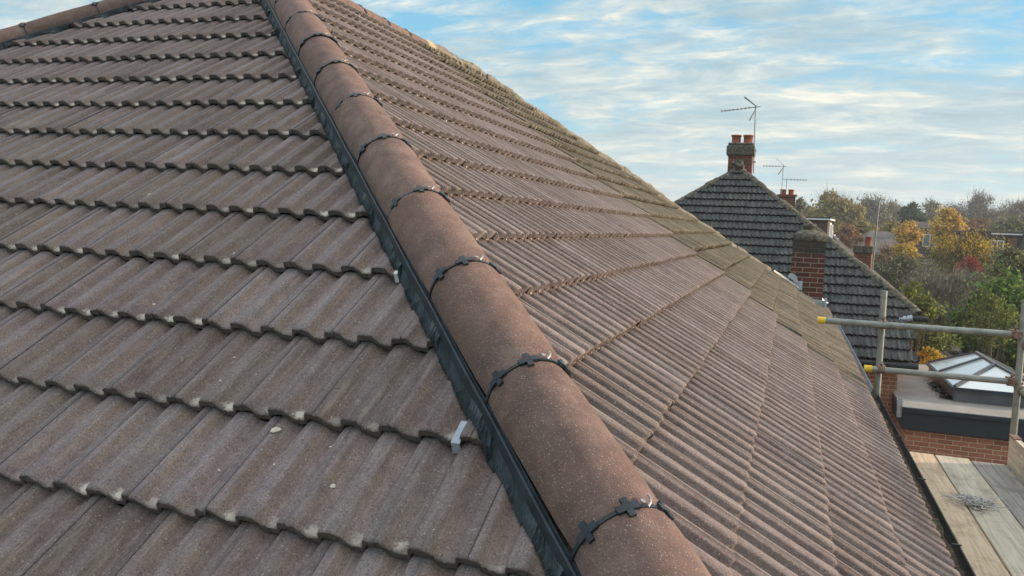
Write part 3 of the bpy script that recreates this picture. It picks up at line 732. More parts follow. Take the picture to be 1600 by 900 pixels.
def hiprun(P, D, n, r, nm='hip_tile', lmp=.02, mat='lichenN'):
    axx, upp, sdd = run_frame(D)
    for k in range(n):
        a = P + axx * (.36 * k)
        shell(a, a + axx * .355, r + rng.gauss(0, .004), sdd, upp, z0=-.035 + rng.gauss(0, .006), a0=-30, a1=210, lump=lmp, seg=3, n=12).build(nm, M[mat], nb)
M['lichenN'] = simple('mossy_hip_tile', (.035, .034, .028), (.20, .19, .14), 14, .95, bdist=.02, bscale=40)
A0 = Vector((AX, AY, AZ))
hiprun(A0, Vector((hxr, -hxN, -zxN)), 17, .10)
hiprun(A0, Vector((-hB, -hB, -zB)), 22, .09)
hiprun(A0, Vector((0, 1, 0)), 25, .09)
# moss lump over the peak
mk = MB(); bmk = bmesh.new(); bmesh.ops.create_icosphere(bmk, subdivisions=3, radius=.17)
for v in bmk.verts:
    v.co = v.co * (1 + .5 * noise.noise(v.co * 9)); v.co.z *= .75
mk.add([v.co + A0 + Vector((0, -.02, .06)) for v in bmk.verts], [[v.index for v in f.verts] for f in bmk.faces], 0, False); bmk.free()
ml = mk.build('moss_clump', M['lichenN'], nb)
# walls under it
wl = MB()
wl.box((AX - hB + .4, AY - hB + .22, -8), (5.62, AY - hB + .45, AZ - zB - .05))
wl.box((5.40, AY - hB + .45, -8), (5.62, AY - hxN + .4, AZ - zB - .05))
wl.box((5.62, AY - hxN + .4, -8), (AX + hxr - .35, AY - hxN + .65, AZ - zxN - .12))
wl.box((AX + hxr - .6, AY - hxN + .65, -8), (AX + hxr - .35, AY + bk + hxN, AZ - zxN - .12))
wl.box((AX - hB + .4, AY - hB + .45, -8), (AX - hB + .65, AY + bk + hxN, AZ - zB - .05))
wl.build('wall', M['brick_far'], nb)
def gut2(P0, P1, out, parent, mat=M['gutterblack'], r=.05):
    mb = MB(); mb.tube([P0, P1], r, 10); mb.box((min(P0.x, P1.x), min(P0.y, P1.y) , P0.z + .0), (max(P0.x, P1.x), max(P0.y, P1.y) + .06, P0.z + .05)); return mb.build('gutter', mat, parent)
gut2(Vector((AX - hB, AY - hB - .03, AZ - zB - .06)), Vector((5.90, AY - hB - .03, AZ - zB - .06)), -eyv, nb, r=.06)
gut2(Vector((5.70, AY - hxN - .05, AZ - zxN - .08)), Vector((AX + hxr + .10, AY - hxN - .05, AZ - zxN - .08)), -eyv, nb, r=.055)
dpb = MB(); dpb.tube([(5.66, AY - hxN - .12, AZ - zxN - .10), (5.88, AY - hxN - .13, AZ - zxN - .06)], .05, 8); dpb.build('gutter_end', M['lead'], nb)
dp = MB(); dp.box((5.48, 9.30, -4.62), (5.545, 9.36, -4.34)); dp.box((5.47, 9.28, -4.42), (5.55, 9.36, -4.34)); dp.build('downpipe', M['lead'], nb)
# chimney on the peak
cN = MB(); cN.box((2.12, 15.55, -1.0), (2.68, 16.05, .13)); cst = cN.build('chimney', M['brick_n'], nb)
cm_ = MB(); cm_.box((2.07, 15.50, .10), (2.73, 16.10, .34)); cm_.box((2.10, 15.53, .34), (2.70, 16.07, .41)); cm_.build('cement_cap', M['mosscap'], cst, bevel=.03)
for x in (2.27, 2.55):
    p = MB(); p.lathe((x, 15.8, .38), [(.115, 0), (.115, .04), (.105, .05), (.108, .19), (.125, .20), (.125, .235), (.10, .235), (.09, .1), (0, .1)], 18); p.build('chimney_pot', M['terra'], cst)
def aerial(base, h, ang, tilt, n, ln, label, reflector=True, sc=1.0, group=None, lean=(0, 0), r=.014):
    e = empty('tv_aerial', base, label, 'aerial', group)
    B = Vector(base); top = B + Vector((lean[0], lean[1], h))
    m1 = MB(); m1.tube([B, top], r, 8); m1.build('mast', M['aerial'], e)
    d = Vector((math.cos(ang) * math.cos(tilt), math.sin(ang) * math.cos(tilt), math.sin(tilt))); sd_ = d.cross(UP).normalized(); u_ = sd_.cross(d)
    c = top - UP * .03
    bm_ = MB(); bm_.tube([c - d * .12 * sc, c + d * ln], .010 * sc, 6); bm_.build('boom', M['aerial'], e)
    for k in range(n):
        q = c + d * (ln * (k + 1.5) / (n + .5)); el = MB()
        el.tube([q - sd_ * .07 * sc, q + sd_ * .07 * sc], .007 * sc, 6); el.tube([q - u_ * .03 * sc, q + u_ * .03 * sc], .012 * sc, 6); el.build('element', M['aerial'], e)
    if reflector:
        rf = MB()
        for sg in (1, -1):
            b0 = c + u_ * .02 * sg - d * .02; tip = c + u_ * .27 * sc + d * .24 * sc
            if sg < 0: tip = c - u_ * .30 * sc + d * .14 * sc * -0.0 + d * .16 * sc
            for q in (-.12, -.04, .04, .12): rf.tube([b0 + sd_ * q * sc * .4, tip + sd_ * q * sc], .006 * sc, 6)
            rf.tube([tip - sd_ * .13 * sc, tip + sd_ * .13 * sc], .006 * sc, 6)
        rf.build('reflector', M['aerial'], e)
    return e
aerial((2.725, 15.78, -.30), 1.62, rad(182), rad(-7), 8, .80, 'long toothed TV aerial on the tall mast strapped to the neighbouring peak chimney', lean=(-.05, 0), sc=1.0)
bk_ = MB(); bk_.box((2.68, 15.76, -.05), (2.76, 15.82, -.02)); bk_.box((2.68, 15.76, .22), (2.76, 15.82, .25)); bk_.build('aerial_bracket', M['aerial'], cst)
# ------------------------------------------------------------------ rear extension with flat roof and lantern
ex = empty('rear_extension', (7.2, 11.8, -8.0), 'single storey brick extension with dark fascia, flat grey roof and glazed roof lantern', 'extension')
FX0, FX1, FY0, FY1, FZ = 5.56, 10.5, 9.22, 13.9, -4.45
m = MB(); m.box((FX0 + .06, FY0 + .10, -8), (FX1 - .1, FY0 + .33, FZ - .36)); m.box((FX0 + .06, FY0 + .33, -8), (FX0 + .28, FY1, FZ - .36)); m.box((FX1 - .33, FY0 + .33, -8), (FX1 - .1, FY1, FZ - .36)); m.box((FX0 + .28, FY1 - .25, -8), (FX1 - .33, FY1, FZ - .36))
M['brick_ext'] = brick_mat('orange_extension_brick', (.40, .19, .115), (.27, .125, .08), (.52, .43, .34), dirt=.12, off=.03)
m.build('wall', M['brick_ext'], ex)
m = MB(); m.box((FX0, FY0 + .03, FZ - .34), (FX1, FY0 + .06, FZ - .055)); m.box((FX0, FY0 + .06, FZ - .34), (FX0 + .03, FY1, FZ - .055)); m.box((FX0 + .03, FY0 + .06, FZ - .34), (FX1, FY1, FZ - .30)); m.build('fascia', M['navy'], ex)
m = MB(); m.box((FX0 - .02, FY0, FZ - .055), (FX1, FY0 + .07, FZ + .012)); m.build('roof_trim', M['navy'], ex)
m = MB(); m.box((FX0 - .0, FY0 + .09, FZ - .05), (FX1, FY1 + .6, FZ)); m.build('flat_roof', M['flat'], ex)
lx0, lx1, ly0, ly1, lz0, lz1, lz2 = 6.46, 7.90, 10.30, 13.05, FZ, FZ + .235, -3.87
rx, ry0, ry1 = 7.18, 11.02, 12.55
m = MB(); m.box((lx0, ly0, lz0), (lx1, ly1, lz1 - .04)); up_ = m.build('lantern_kerb', M['frame'], ex)
m = MB(); m.box((lx0 - .05, ly0 - .05, lz1 - .04), (lx1 + .05, ly0 + .02, lz1 + .01)); m.box((lx0 - .05, ly1 - .02, lz1 - .04), (lx1 + .05, ly1 + .05, lz1 + .01)); m.box((lx0 - .05, ly0 + .02, lz1 - .04), (lx0 + .02, ly1 - .02, lz1 + .01)); m.box((lx1 - .02, ly0 + .02, lz1 - .04), (lx1 + .05, ly1 - .02, lz1 + .01))
lf = m.build('lantern_frame', M['navy'], ex)
FL, FR, BL, BR = (Vector(p) for p in ((lx0, ly0, lz1 + .01), (lx1, ly0, lz1 + .01), (lx0, ly1, lz1 + .01), (lx1, ly1, lz1 + .01)))
RF, RB = Vector((rx, ry0, lz2)), Vector((rx, ry1, lz2))
Lm0, Lm1 = (FL + BL) / 2 + Vector((0, .2, 0)), (RF + RB) / 2 + Vector((0, .10, 0)); Rm0 = Lm0 + Vector((lx1 - lx0, 0, 0))
for poly in ((FL, FR, RF), (FL, RF, Lm1, Lm0), (Lm0, Lm1, RB, BL), (BL, RB, BR), (FR, Rm0, Lm1, RF), (Rm0, BR, RB, Lm1)):
    m = MB(); m.add(poly, [tuple(range(len(poly)))]); m.add([p - UP * .02 for p in poly], [tuple(range(len(poly)))]); m.build('glass_pane', M['lglass'], ex)
for a, b_ in ((FL, RF), (FR, RF), (BL, RB), (BR, RB), (Lm0, Lm1), (Rm0, Lm1), (RF, RB)):
    m = MB(); d = (b_ - a); axx = d.normalized(); sd_ = axx.cross(UP).normalized(); uu = sd_.cross(axx); wdt = .028
    X = Matrix(((axx.x, sd_.x, uu.x, a.x), (axx.y, sd_.y, uu.y, a.y), (axx.z, sd_.z, uu.z, a.z), (0, 0, 0, 1)))
    m.box((0, -wdt, -.01), (d.length, wdt, .035), X=X); m.build('glazing_bar', M['frame'], ex)
# heap of wet leaves against the kerb
lm = MB(); rg = random.Random(5)
for k in range(500):
    t = rg.random(); c = Vector((lx0 - .02 - abs(rg.gauss(0, .07)), ly0 + .1 + t * 1.6, FZ + .012 + abs(rg.gauss(0, .02)))); a = rg.random() * 6.3; s_ = rg.uniform(.02, .05)
    d1 = Vector((math.cos(a), math.sin(a), rg.uniform(-.4, .4))) * s_; d2 = Vector((-math.sin(a), math.cos(a), rg.uniform(-.4, .4))) * s_ * .6
    lm.add([c - d1, c - d2, c + d1, c + d2], [(0, 1, 2, 3)])
lo = lm.build('leaf_heap', simple('black_wet_leaves', (.010, .012, .010), (.05, .045, .03), 30, .6, bdist=0), None); tag(lo, 'dark heap of wet leaves drifted against the kerb of the glazed roof lantern', 'leaves', kind='stuff')
# ------------------------------------------------------------------ scaffold
BZ = -3.30
sc = empty('scaffold', (4.45, 2.05, -8.0), 'galvanised tube scaffold at the eaves with two guard rails and rusty couplers', 'scaffold')
TR = .0242
def tube(name, a, b_, capstart=False, capend=False):
    m = MB(); m.tube([a, b_], TR, 16); o = m.build(name, M['galv'], sc)
    d = (Vector(b_) - Vector(a)).normalized()
    for f_, P, s_ in ((capstart, Vector(a), -1), (capend, Vector(b_), 1)):
        if f_:
            c = MB(); c.tube([P - d * s_ * .055, P + d * s_ * .004], TR + .0035, 16); c.build('end_cap', M['yellow'], o)
    return o
def coupler(P, axis, parent=sc):
    m = MB(); P = Vector(P); axis = Vector(axis).normalized(); o_ = axis.orthogonal().normalized(); q = axis.cross(o_)
    m.tube([P - axis * .026, P + axis * .026], TR + .009, 12, smooth=False)
    m.box((-.03, -.03, -.012), (.03, .03, .012), X=Matrix.Translation(P + o_ * .03))
    m.tube([P + o_ * .02 + q * .05 , P + o_ * .02 - q * .05], .008, 6); m.tube([P + o_ * .02 + q * .05, P + o_ * .02 + q * .064], .014, 6, smooth=False)
    m.build('coupler', M['rust'], parent, bevel=.003)
px_, py_ = 4.435, 2.05
tube('standard', (px_, py_, -8), (px_ - .012, py_, -2.165))
tube('standard', (5.335, 1.90, -8), (5.372, 1.92, -2.16))
tube('guard_rail', (3.945, 1.998, -2.432), (5.40, 1.955, -2.425), capstart=True)
tube('guard_rail', (4.315, 1.998, -2.790), (5.39, 1.955, -2.785), capstart=True)
tube('guard_rail', (5.395, 2.05, -2.495), (5.42, -1.6, -2.495)); tube('guard_rail', (5.395, 2.05, -2.84), (5.42, -1.6, -2.84))
tube('transom', (4.50, .2, BZ - .07), (5.55, .2, BZ - .07)); tube('transom', (4.50, 1.30, BZ - .07), (5.55, 1.30, BZ - .07)); tube('transom', (4.50, -1.2, BZ - .07), (5.55, -1.2, BZ - .07))
tube('standard', (5.36, -1.4, -8), (5.36, -1.4, -1.6))
for P, a in (((px_ - .006, py_ - .0, -2.432), (0, 0, 1)), ((px_ - .004, py_, -2.789), (0, 0, 1)), ((px_ - .01, 1.998, -2.432), (1, 0, 0)), ((px_, 1.998, -2.789), (1, 0, 0)),
             ((5.347, 1.92, -2.425), (0, 0, 1)), ((5.33, 1.958, -2.425), (1, 0, 0)), ((5.348, 1.92, -2.786), (0, 0, 1)), ((5.33, 1.958, -2.786), (1, 0, 0)), ((5.395, 1.91, -2.495), (0, 1, 0)), ((5.395, 1.91, -2.84), (0, 1, 0))):
    coupler(P, a)
def board(x0, x1, y0, y1, mat, label, dz=0.0, rz=0.0):
    m = MB(); n = 24; th = .036; rg = random.Random(int(x0 * 100)); vs = []
    for j in range(n + 1):
        y = y0 + (y1 - y0) * j / n; z = BZ + dz + .002 * noise.noise(Vector((x0, y * 1.2, 0)))
        wx_ = .002 * noise.noise(Vector((x0 * 3, y * 2, 3)))
        vs += [(x0 + wx_, y, z - th), (x0 + wx_, y, z - .004), (x0 + .004 + wx_, y, z), (x1 - .004 + wx_, y, z), (x1 + wx_, y, z - .004), (x1 + wx_, y, z - th)]
    m.add(vs, [(j * 6 + k, j * 6 + (k + 1) % 6, j * 6 + 6 + (k + 1) % 6, j * 6 + 6 + k) for j in range(n) for k in range(6)] + [(5, 4, 3, 2, 1, 0), tuple(n * 6 + k for k in range(6))])
    o = m.build('scaffold_board', mat, None); 
    o.data.transform(Matrix.Translation((-x0, -y1, -BZ))); o.location = (x0, y1, BZ); o.rotation_euler.z = rz
    return tag(o, label, 'board', 'boards of the scaffold platform')
board(4.548, 4.770, -2.4, 1.500, M['board_tan'], 'tan scaffold board nearest the gutter, with warm knotty grain')
board(4.779, 4.998, -2.4, 1.485, M['board_pale'], 'pale greenish middle scaffold board, under the tangle of wire', .002)
board(5.007, 5.225, -2.4, 1.460, M['board_grey'], 'dark grey cracked scaffold board beside the upright toe board', -.002)
m = MB(); m.box((5.232, -2.4, BZ - .01), (5.268, 1.455, BZ + .215)); tb = m.build('toe_board', M['board_toe'], None, bevel=.003); tag(tb, 'toe board standing on edge along the outside of the scaffold platform', 'board')
ribn = MB(); ribn.box((5.225, 1.30, BZ + .212), (5.275, 1.44, BZ + .222)); ribn.build('board_end_band', M['rust'], tb)
# tangle of wire
m = MB(); rg = random.Random(11); c0 = Vector((4.805, .33, BZ + .028))
for k in range(60):
    pts = []; a = rg.random() * 6.3; p = c0 + Vector((rg.gauss(0, .030), rg.gauss(0, .035), 0))
    for j in range(7):
        a += rg.gauss(0, 1.0); p = p + Vector((math.cos(a) * .020, math.sin(a) * .022, rg.gauss(0, .006))); p.z = max(BZ + .008, min(BZ + .05, p.z)); pts.append(p.copy())
    m.tube(pts, .0028, 5)
tw = m.build('wire_tangle', simple('pale_plastic_wire', (.28, .28, .27), (.62, .62, .60), 60, .5, bdist=0), None); tag(tw, 'small crumpled tangle of pale wire lying across the joint of two scaffold boards', 'wire')
# ------------------------------------------------------------------ ground
GZ = -8.0
m = MB(); n = 60; ext = 700
def gz_(x, y):
    d = math.hypot(x, y); return GZ + .25 * noise.noise(Vector((x * .05, y * .05, 0))) * min(1, d / 30) - (0 if d < 40 else min(1.5, (d - 40) * .01))
xs = [math.copysign(abs(i / n) ** 2.2 * ext, i) for i in range(-n, n + 1)]
vs = [(x, y, gz_(x, y)) for y in xs for x in xs]; q = len(xs)
m.add(vs, [(j * q + i, j * q + i + 1, (j + 1) * q + i + 1, (j + 1) * q + i) for j in range(q - 1) for i in range(q - 1)], 0, True)
def grass_mat():
    mm, nt, b = newmat('rough_grass', .95); p = obj_co(nt)
    base = ramp(nt, noi(nt, p, .6, 8, .7), [(.3, (.030, .045, .016)), (.5, (.060, .085, .026)), (.7, (.11, .115, .045))])
    base = mix(nt, ramp(nt, noi(nt, p, 1.7, 6, .7), [(.56, 0.0), (.66, .7)]), base, (.13, .085, .035))
    L(nt, base, b.inputs['Base Color']); bump(nt, b, noi(nt, p, 20, 6, .7), .05); return mm
g = m.build('ground', grass_mat()); tag(g, 'rough garden ground and lawns behind the houses', kind='structure')
# ------------------------------------------------------------------ vegetation
def leaf_mat(name, cols, rough=.8):
    mm, nt, b = newmat(name, rough); a = N(nt, 'ShaderNodeAttribute', attribute_name='lv'); p = obj_co(nt)
    st = [(i / (len(cols) - 1) * .8 + .1, c) for i, c in enumerate(cols)]
    f = mth(nt, 'ADD', mth(nt, 'MULTIPLY', a.outputs['Fac'], .8), mth(nt, 'MULTIPLY', mth(nt, 'SUBTRACT', noi(nt, p, .9, 4, .6), .5), .9), clamp=False)
    L(nt, ramp(nt, f, st), b.inputs['Base Color'])
    b.inputs['Subsurface Weight'].default_value = 0
    tr = N(nt, 'ShaderNodeBsdfTranslucent'); L(nt, ramp(nt, f, st), tr.inputs['Color']); ms = N(nt, 'ShaderNodeMixShader'); ms.inputs[0].default_value = .3
    out = nt.nodes['Material Output']; L(nt, b.outputs[0], ms.inputs[1]); L(nt, tr.outputs[0], ms.inputs[2]); L(nt, ms.outputs[0], out.inputs['Surface'])
    return mm
V = {}
V['yellow'] = leaf_mat('yellow_leaves', [(.42, .27, .03), (.70, .50, .06), (.82, .64, .14)])
V['gold'] = leaf_mat('golden_brown_leaves', [(.42, .25, .05), (.74, .50, .10), (.86, .66, .18)])
V['olive'] = leaf_mat('olive_leaves', [(.14, .125, .045), (.34, .29, .085), (.58, .48, .12)])
V['ygreen'] = leaf_mat('yellow_green_leaves', [(.07, .10, .03), (.20, .25, .06), (.46, .48, .13)])
V['green'] = leaf_mat('green_leaves', [(.045, .10, .022), (.14, .25, .055), (.34, .44, .10)])
V['dark'] = leaf_mat('dark_evergreen', [(.02, .05, .028), (.045, .10, .055), (.09, .16, .09)])
V['grey'] = leaf_mat('grey_brown_twigs', [(.15, .145, .10), (.27, .26, .19), (.42, .41, .30)])
V['greygreen'] = leaf_mat('grey_green_leaves', [(.085, .10, .06), (.19, .21, .12), (.34, .36, .20)])
V['russet'] = leaf_mat('russet_leaves', [(.17, .085, .045), (.32, .18, .09), (.45, .29, .15)])
V['red'] = leaf_mat('red_leaves', [(.25, .03, .03), (.42, .07, .07), (.50, .16, .12)])
V['olivegreen'] = leaf_mat('dull_green_leaves', [(.09, .11, .05), (.18, .20, .085), (.28, .29, .14)])
V['pale'] = leaf_mat('variegated_leaves', [(.06, .08, .03), (.26, .30, .12), (.60, .58, .36)])
def tree(name, label, px, ptop, pbot, hw, d, mat, leaf=.12, nl=2500, twig=.35, seed=1, cat='tree', shape=.5, clumps=26, limbs=True, bark='bark', group=None, up=0.0, depth=1.0, spread=.20):
    "crown seen between photo rows ptop..pbot around column px at distance d; trunk down to the ground"
    rg = random.Random(seed); k = d / 1273.06
    T_ = at(px, ptop, d); Bm = at(px, pbot, d); H = T_.z - Bm.z; Rw = hw * k
    base = Vector((T_.x, T_.y, 0)); base.z = gz_(base.x, base.y)
    cz = (T_.z + Bm.z) / 2
    e = empty(name, base, label, cat, group)
    tk = MB(); mid = Vector((base.x + rg.gauss(0, Rw * .05), base.y, Bm.z + H * .15)); tr = max(.03, H * .022)
    topp = Vector((base.x, base.y, Bm.z + H * .62))
    tk.tube([base - UP * .2, base.lerp(mid, .5) + Vector((rg.gauss(0, .06), 0, 0)), mid, topp], [tr * 1.4, tr * 1.1, tr * .9, tr * .35], 7)
    cs = []
    for i in range(clumps):
        # points through the crown's volume, denser towards the outside
        while True:
            p = Vector((rg.uniform(-1, 1), rg.uniform(-1, 1), rg.uniform(-1, 1)))
            if .25 < p.length < 1: break
        zf = (p.z + 1) / 2; wid = (1 - max(0, zf - shape) / (1 - shape) * .75) * (.72 + .28 * min(1, zf * 3))
        c = Vector((base.x + p.x * Rw * wid, base.y + p.y * Rw * wid * depth, Bm.z + H * (.06 + .90 * zf)))
        cs.append((c, (Rw * spread + H * .05) * rg.uniform(.55, 1.35)))
    for c, r in cs:
        st = base.lerp(topp, 0) if not limbs else mid.lerp(topp, rg.random() ** .7 if topp.z > c.z else 1.0)
        st.z = min(st.z, c.z - .1 * H) if limbs else st.z
        m_ = st.lerp(c, .5) + Vector((rg.gauss(0, Rw * .06), rg.gauss(0, Rw * .06), H * .03))
        tk.tube([st, m_, c], [tr * .38, tr * .24, tr * .10], 4, caps=False)
    # twigs
    nt_ = int(nl * twig)
    for i in range(nt_):
        c, r = cs[rg.randrange(len(cs))]; dvec = (c - Vector((base.x, base.y, Bm.z))); dvec = dvec.normalized() + Vector((rg.gauss(0, .5), rg.gauss(0, .5), rg.gauss(.25 + up, .4)))
        dvec = dvec.normalized() * r * rg.uniform(.5, 1.5)
        s_ = c + Vector((rg.gauss(0, r * .45), rg.gauss(0, r * .45), rg.gauss(0, r * .45)))
        w_ = max(.0035, d * .00016) * rg.uniform(.6, 1.4); a = Vector((w_, 0, 0)) ; b_ = Vector((0, w_, 0))
        tk.add([s_ - a, s_ + a, s_ + dvec], [(0, 1, 2)]); tk.add([s_ - b_, s_ + b_, s_ + dvec], [(0, 1, 2)])
    tk.build('trunk', M[bark], e)
    vs, fs, lv = [], [], []
    for i in range(nl):
        c, r = cs[rg.randrange(len(cs))]
        o_ = Vector((rg.gauss(0, 1), rg.gauss(0, 1), rg.gauss(0, .8))); rr_ = min(o_.length, 2.0)
        p = c + o_ * r * .55
        s_ = leaf * rg.uniform(.5, 1.3); a = Vector((rg.gauss(0, 1), rg.gauss(0, 1), rg.gauss(0, 1))).normalized(); b_ = a.orthogonal().normalized()
        if up: a = (a + UP * up * 2).normalized(); b_ = a.orthogonal().normalized()
        b_ = (b_ * math.cos(i) + a.cross(b_) * math.sin(i)) * (.28 if up else .5)
        n_ = len(vs); vs += [p - a * s_, p + b_ * s_, p + a * s_, p - b_ * s_]; fs.append((n_, n_ + 1, n_ + 2, n_ + 3)); lv.append(min(1, max(0, rg.gauss(.5, .28))))
    me = bpy.data.meshes.new('crown'); me.from_pydata(vs, [], fs)
    at_ = me.attributes.new('lv', 'FLOAT', 'FACE'); at_.data.foreach_set('value', lv)
    link('crown', me, V[mat] if isinstance(mat, str) else mat, e)
    return e
far = 'trees of the wooded skyline'
for a in [
 ('round_tree', 'rounded olive brown tree on the skyline, just right of the dark flat roofed dormer', 1300, 304, 362, 46, 120, 'olive', .34, 3800, .5, 21, 'tree', .5, 34),
 ('bare_tree', 'bare grey brown tree behind the slim aerial pole, on the skyline', 1362, 310, 372, 46, 145, 'grey', .30, 3600, .9, 22, 'tree', .6, 36),
 ('bare_tree', 'low greyish bare tree on the skyline, left of the dark evergreen', 1402, 316, 368, 30, 150, 'grey', .30, 2400, .9, 23, 'tree', .6, 26),
 ('evergreen_tree', 'dense dark green evergreen tree standing out of the bare skyline trees', 1424, 317, 362, 19, 112, 'dark', .30, 3200, .2, 24, 'tree', .35, 26),
 ('bare_tree', 'brownish bare tree between the dark evergreen and the tall golden tree', 1458, 316, 372, 28, 130, 'grey', .30, 2600, .8, 25, 'tree', .6, 26),
 ('golden_tree', 'tall golden yellow birch like tree, highest of the yellow trees', 1484, 322, 396, 27, 74, 'gold', .17, 4200, .4, 26, 'tree', .35, 34),
 ('golden_tree', 'loose orange yellow tree, left of the tallest golden one', 1420, 344, 384, 21, 78, 'gold', .15, 2600, .4, 27, 'tree', .4, 26),
 ('bare_tree', 'tall pale grey leafless tree on the skyline right of the golden tree', 1540, 304, 366, 40, 150, 'grey', .26, 2300, 1.8, 28, 'tree', .65, 40),
 ('bare_tree', 'dark leafless tree on the skyline at the far right edge', 1597, 316, 372, 26, 140, 'grey', .28, 2300, 1.3, 29, 'tree', .6, 30),
 ('russet_tree', 'russet brown tree behind the far dark house with the dormer', 1528, 338, 384, 30, 100, 'russet', .24, 3000, .5, 30, 'tree', .5, 28),
 ('green_tree', 'dull green tree behind the far dormer house at the right edge', 1580, 342, 392, 36, 95, 'olivegreen', .26, 3600, .3, 31, 'tree', .5, 30),
 ('small_tree', 'thin wispy tree rising beside the far red chimney with two pots', 1252, 303, 345, 9, 62, 'grey', .10, 700, 1.2, 32, 'tree', .5, 14),
 ('yellow_bush', 'yellow green bush between the aerial pole and the dark evergreen', 1391, 349, 386, 26, 92, 'olive', .22, 2400, .4, 33, 'bush', .5, 22),
 ('orange_bush', 'orange brown bush beside the wall of the flat roofed dormer', 1326, 348, 396, 20, 76, 'russet', .18, 1900, .5, 34, 'bush', .5, 20),
 ('olive_bush', 'dull olive bush below the skyline, left of the aerial pole', 1350, 346, 384, 24, 88, 'olive', .22, 2000, .5, 39, 'bush', .5, 20),
 ('grey_tree', 'dim grey tree filling the gap behind the tall golden tree', 1500, 326, 380, 34, 160, 'grey', .34, 2600, .7, 40, 'tree', .5, 26),
 ('grey_tree', 'dim grey tree low on the skyline behind the flat roofed dormer', 1268, 322, 372, 30, 165, 'grey', .34, 1800, .7, 44, 'tree', .5, 22),
]:
    tree(*a[:12], cat=a[12], shape=a[13], clumps=a[14], group=far if 'skyline' in a[1] else None)
for a in [
 ('yellow_bush', 'bright yellow leaved bush in front of the small dark house with white windows', 1414, 380, 410, 24, 58, 'yellow', .11, 3000, .4, 35, 'bush', .6, 26, {}),
 ('willow_shrub', 'big rounded shrub with yellow top and olive foot, in the middle of the gardens', 1508, 370, 470, 55, 46, 'olive', .11, 9000, .7, 36, 'shrub', .75, 60, dict(up=.3)),
 ('yellow_shoots', 'bright yellow shoots crowning the big rounded shrub', 1515, 364, 402, 50, 45, 'yellow', .08, 2000, .6, 46, 'shrub', .75, 30, dict(up=.4)),
 ('red_bush', 'small bright red leaved bush among grey twigs', 1516, 404, 432, 17, 37, 'red', .06, 2600, .4, 37, 'bush', .5, 20, {}),
 ('red_climber', 'dull red climbing leaves beside the leafy green tree', 1532, 436, 462, 12, 33, 'russet', .06, 800, .6, 47, 'bush', .5, 12, {}),
 ('twiggy_willow', 'large grey green twiggy willow with upright stems', 1488, 420, 532, 62, 33, 'grey', .10, 9000, .9, 38, 'tree', .8, 60, dict(up=.6, bark='bark_pale')),
 ('dark_thicket', 'dark grey green thicket behind the right slope of the dark roof', 1412, 402, 488, 52, 42, 'greygreen', .10, 8500, .6, 41, 'thicket', .75, 50, {}),
 ('leafy_tree', 'big leafy green tree with yellowing edges at the right edge', 1576, 432, 590, 68, 25, 'green', .085, 15000, .3, 42, 'tree', .7, 80, {}),
 ('leafy_shrub', 'yellow green leafy shrub in front of the big green tree, at the right edge', 1552, 455, 545, 36, 23, 'ygreen', .060, 2200, .4, 43, 'shrub', .6, 44, dict(up=.2)),
 ('pale_shrub', 'shrub with pale cream edged leaves below the white gable edge', 1582, 384, 446, 28, 31, 'pale', .075, 2600, .5, 45, 'shrub', .6, 34, {}),
 ('rose_shrub', 'sparse yellow leaved shrub just past the end of the dark roof gutter', 1432, 440, 515, 30, 21, 'ygreen', .060, 2000, .7, 48, 'shrub', .7, 36, {}),
 ('brown_bush', 'brown bush behind the slim aerial pole and the mossy topped stack with one pot', 1384, 388, 430, 26, 55, 'russet', .10, 2200, .7, 49, 'bush', .6, 24, {}),
 ('green_hedge', 'low green hedge growing along the shed, beyond the dark roof', 1452, 516, 548, 42, 22, 'ygreen', .050, 3600, .3, 50, 'hedge', .7, 30, dict(spread=.3)),
 ('yellow_shrub', 'low yellow orange shrub right beside the corner of the dark roof', 1452, 546, 572, 22, 20, 'yellow', .040, 1500, .4, 51, 'shrub', .7, 16, {}),
 ('dark_hedge', 'dark green hedge between the willow and the glazed roof lantern', 1520, 505, 575, 56, 26, 'green', .075, 7000, .3, 52, 'hedge', .75, 46, {}),
 ('olive_thicket', 'olive green thicket filling the garden under the twiggy willow', 1460, 470, 540, 60, 37, 'greygreen', .09, 6500, .5, 53, 'thicket', .75, 46, {}),
]:
    tree(*a[:12], cat=a[12], shape=a[13], clumps=a[14], limbs=False, **a[15])
# ------------------------------------------------------------------ far buildings
def frame_at(px, py, d, ang=0):
    o = at(px, py, d); return Matrix.Translation(o) @ Matrix.Rotation(ang, 4, 'Z')
def xbox(X, a, b_, name, mat, parent, bevel=0):
    m = MB(); m.box(a, b_, X=X); return m.build(name, mat, parent, bevel)
def window(X, x, z, w_, h, parent, y=0.0, bars=1):
    "white window in the plane y of frame X"
    o = MB(); t = .07
    for a, b_ in (((x, y - .06, z), (x + w_, y + .02, z + t)), ((x, y - .06, z + h - t), (x + w_, y + .02, z + h)), ((x, y - .06, z + t), (x + t, y + .02, z + h - t)), ((x + w_ - t, y - .06, z + t), (x + w_, y + .02, z + h - t))): o.box(a, b_, X=X)
    for k in range(bars): xx = x + w_ * (k + 1) / (bars + 1); o.box((xx - .035, y - .05, z + t), (xx + .035, y + .02, z + h - t), X=X)
    wo_ = o.build('window', M['white'], parent)
    g_ = MB(); g_.box((x + t, y - .02, z + t), (x + w_ - t, y + .01, z + h - t), X=X); g_.build('pane', M['glass'], wo_)
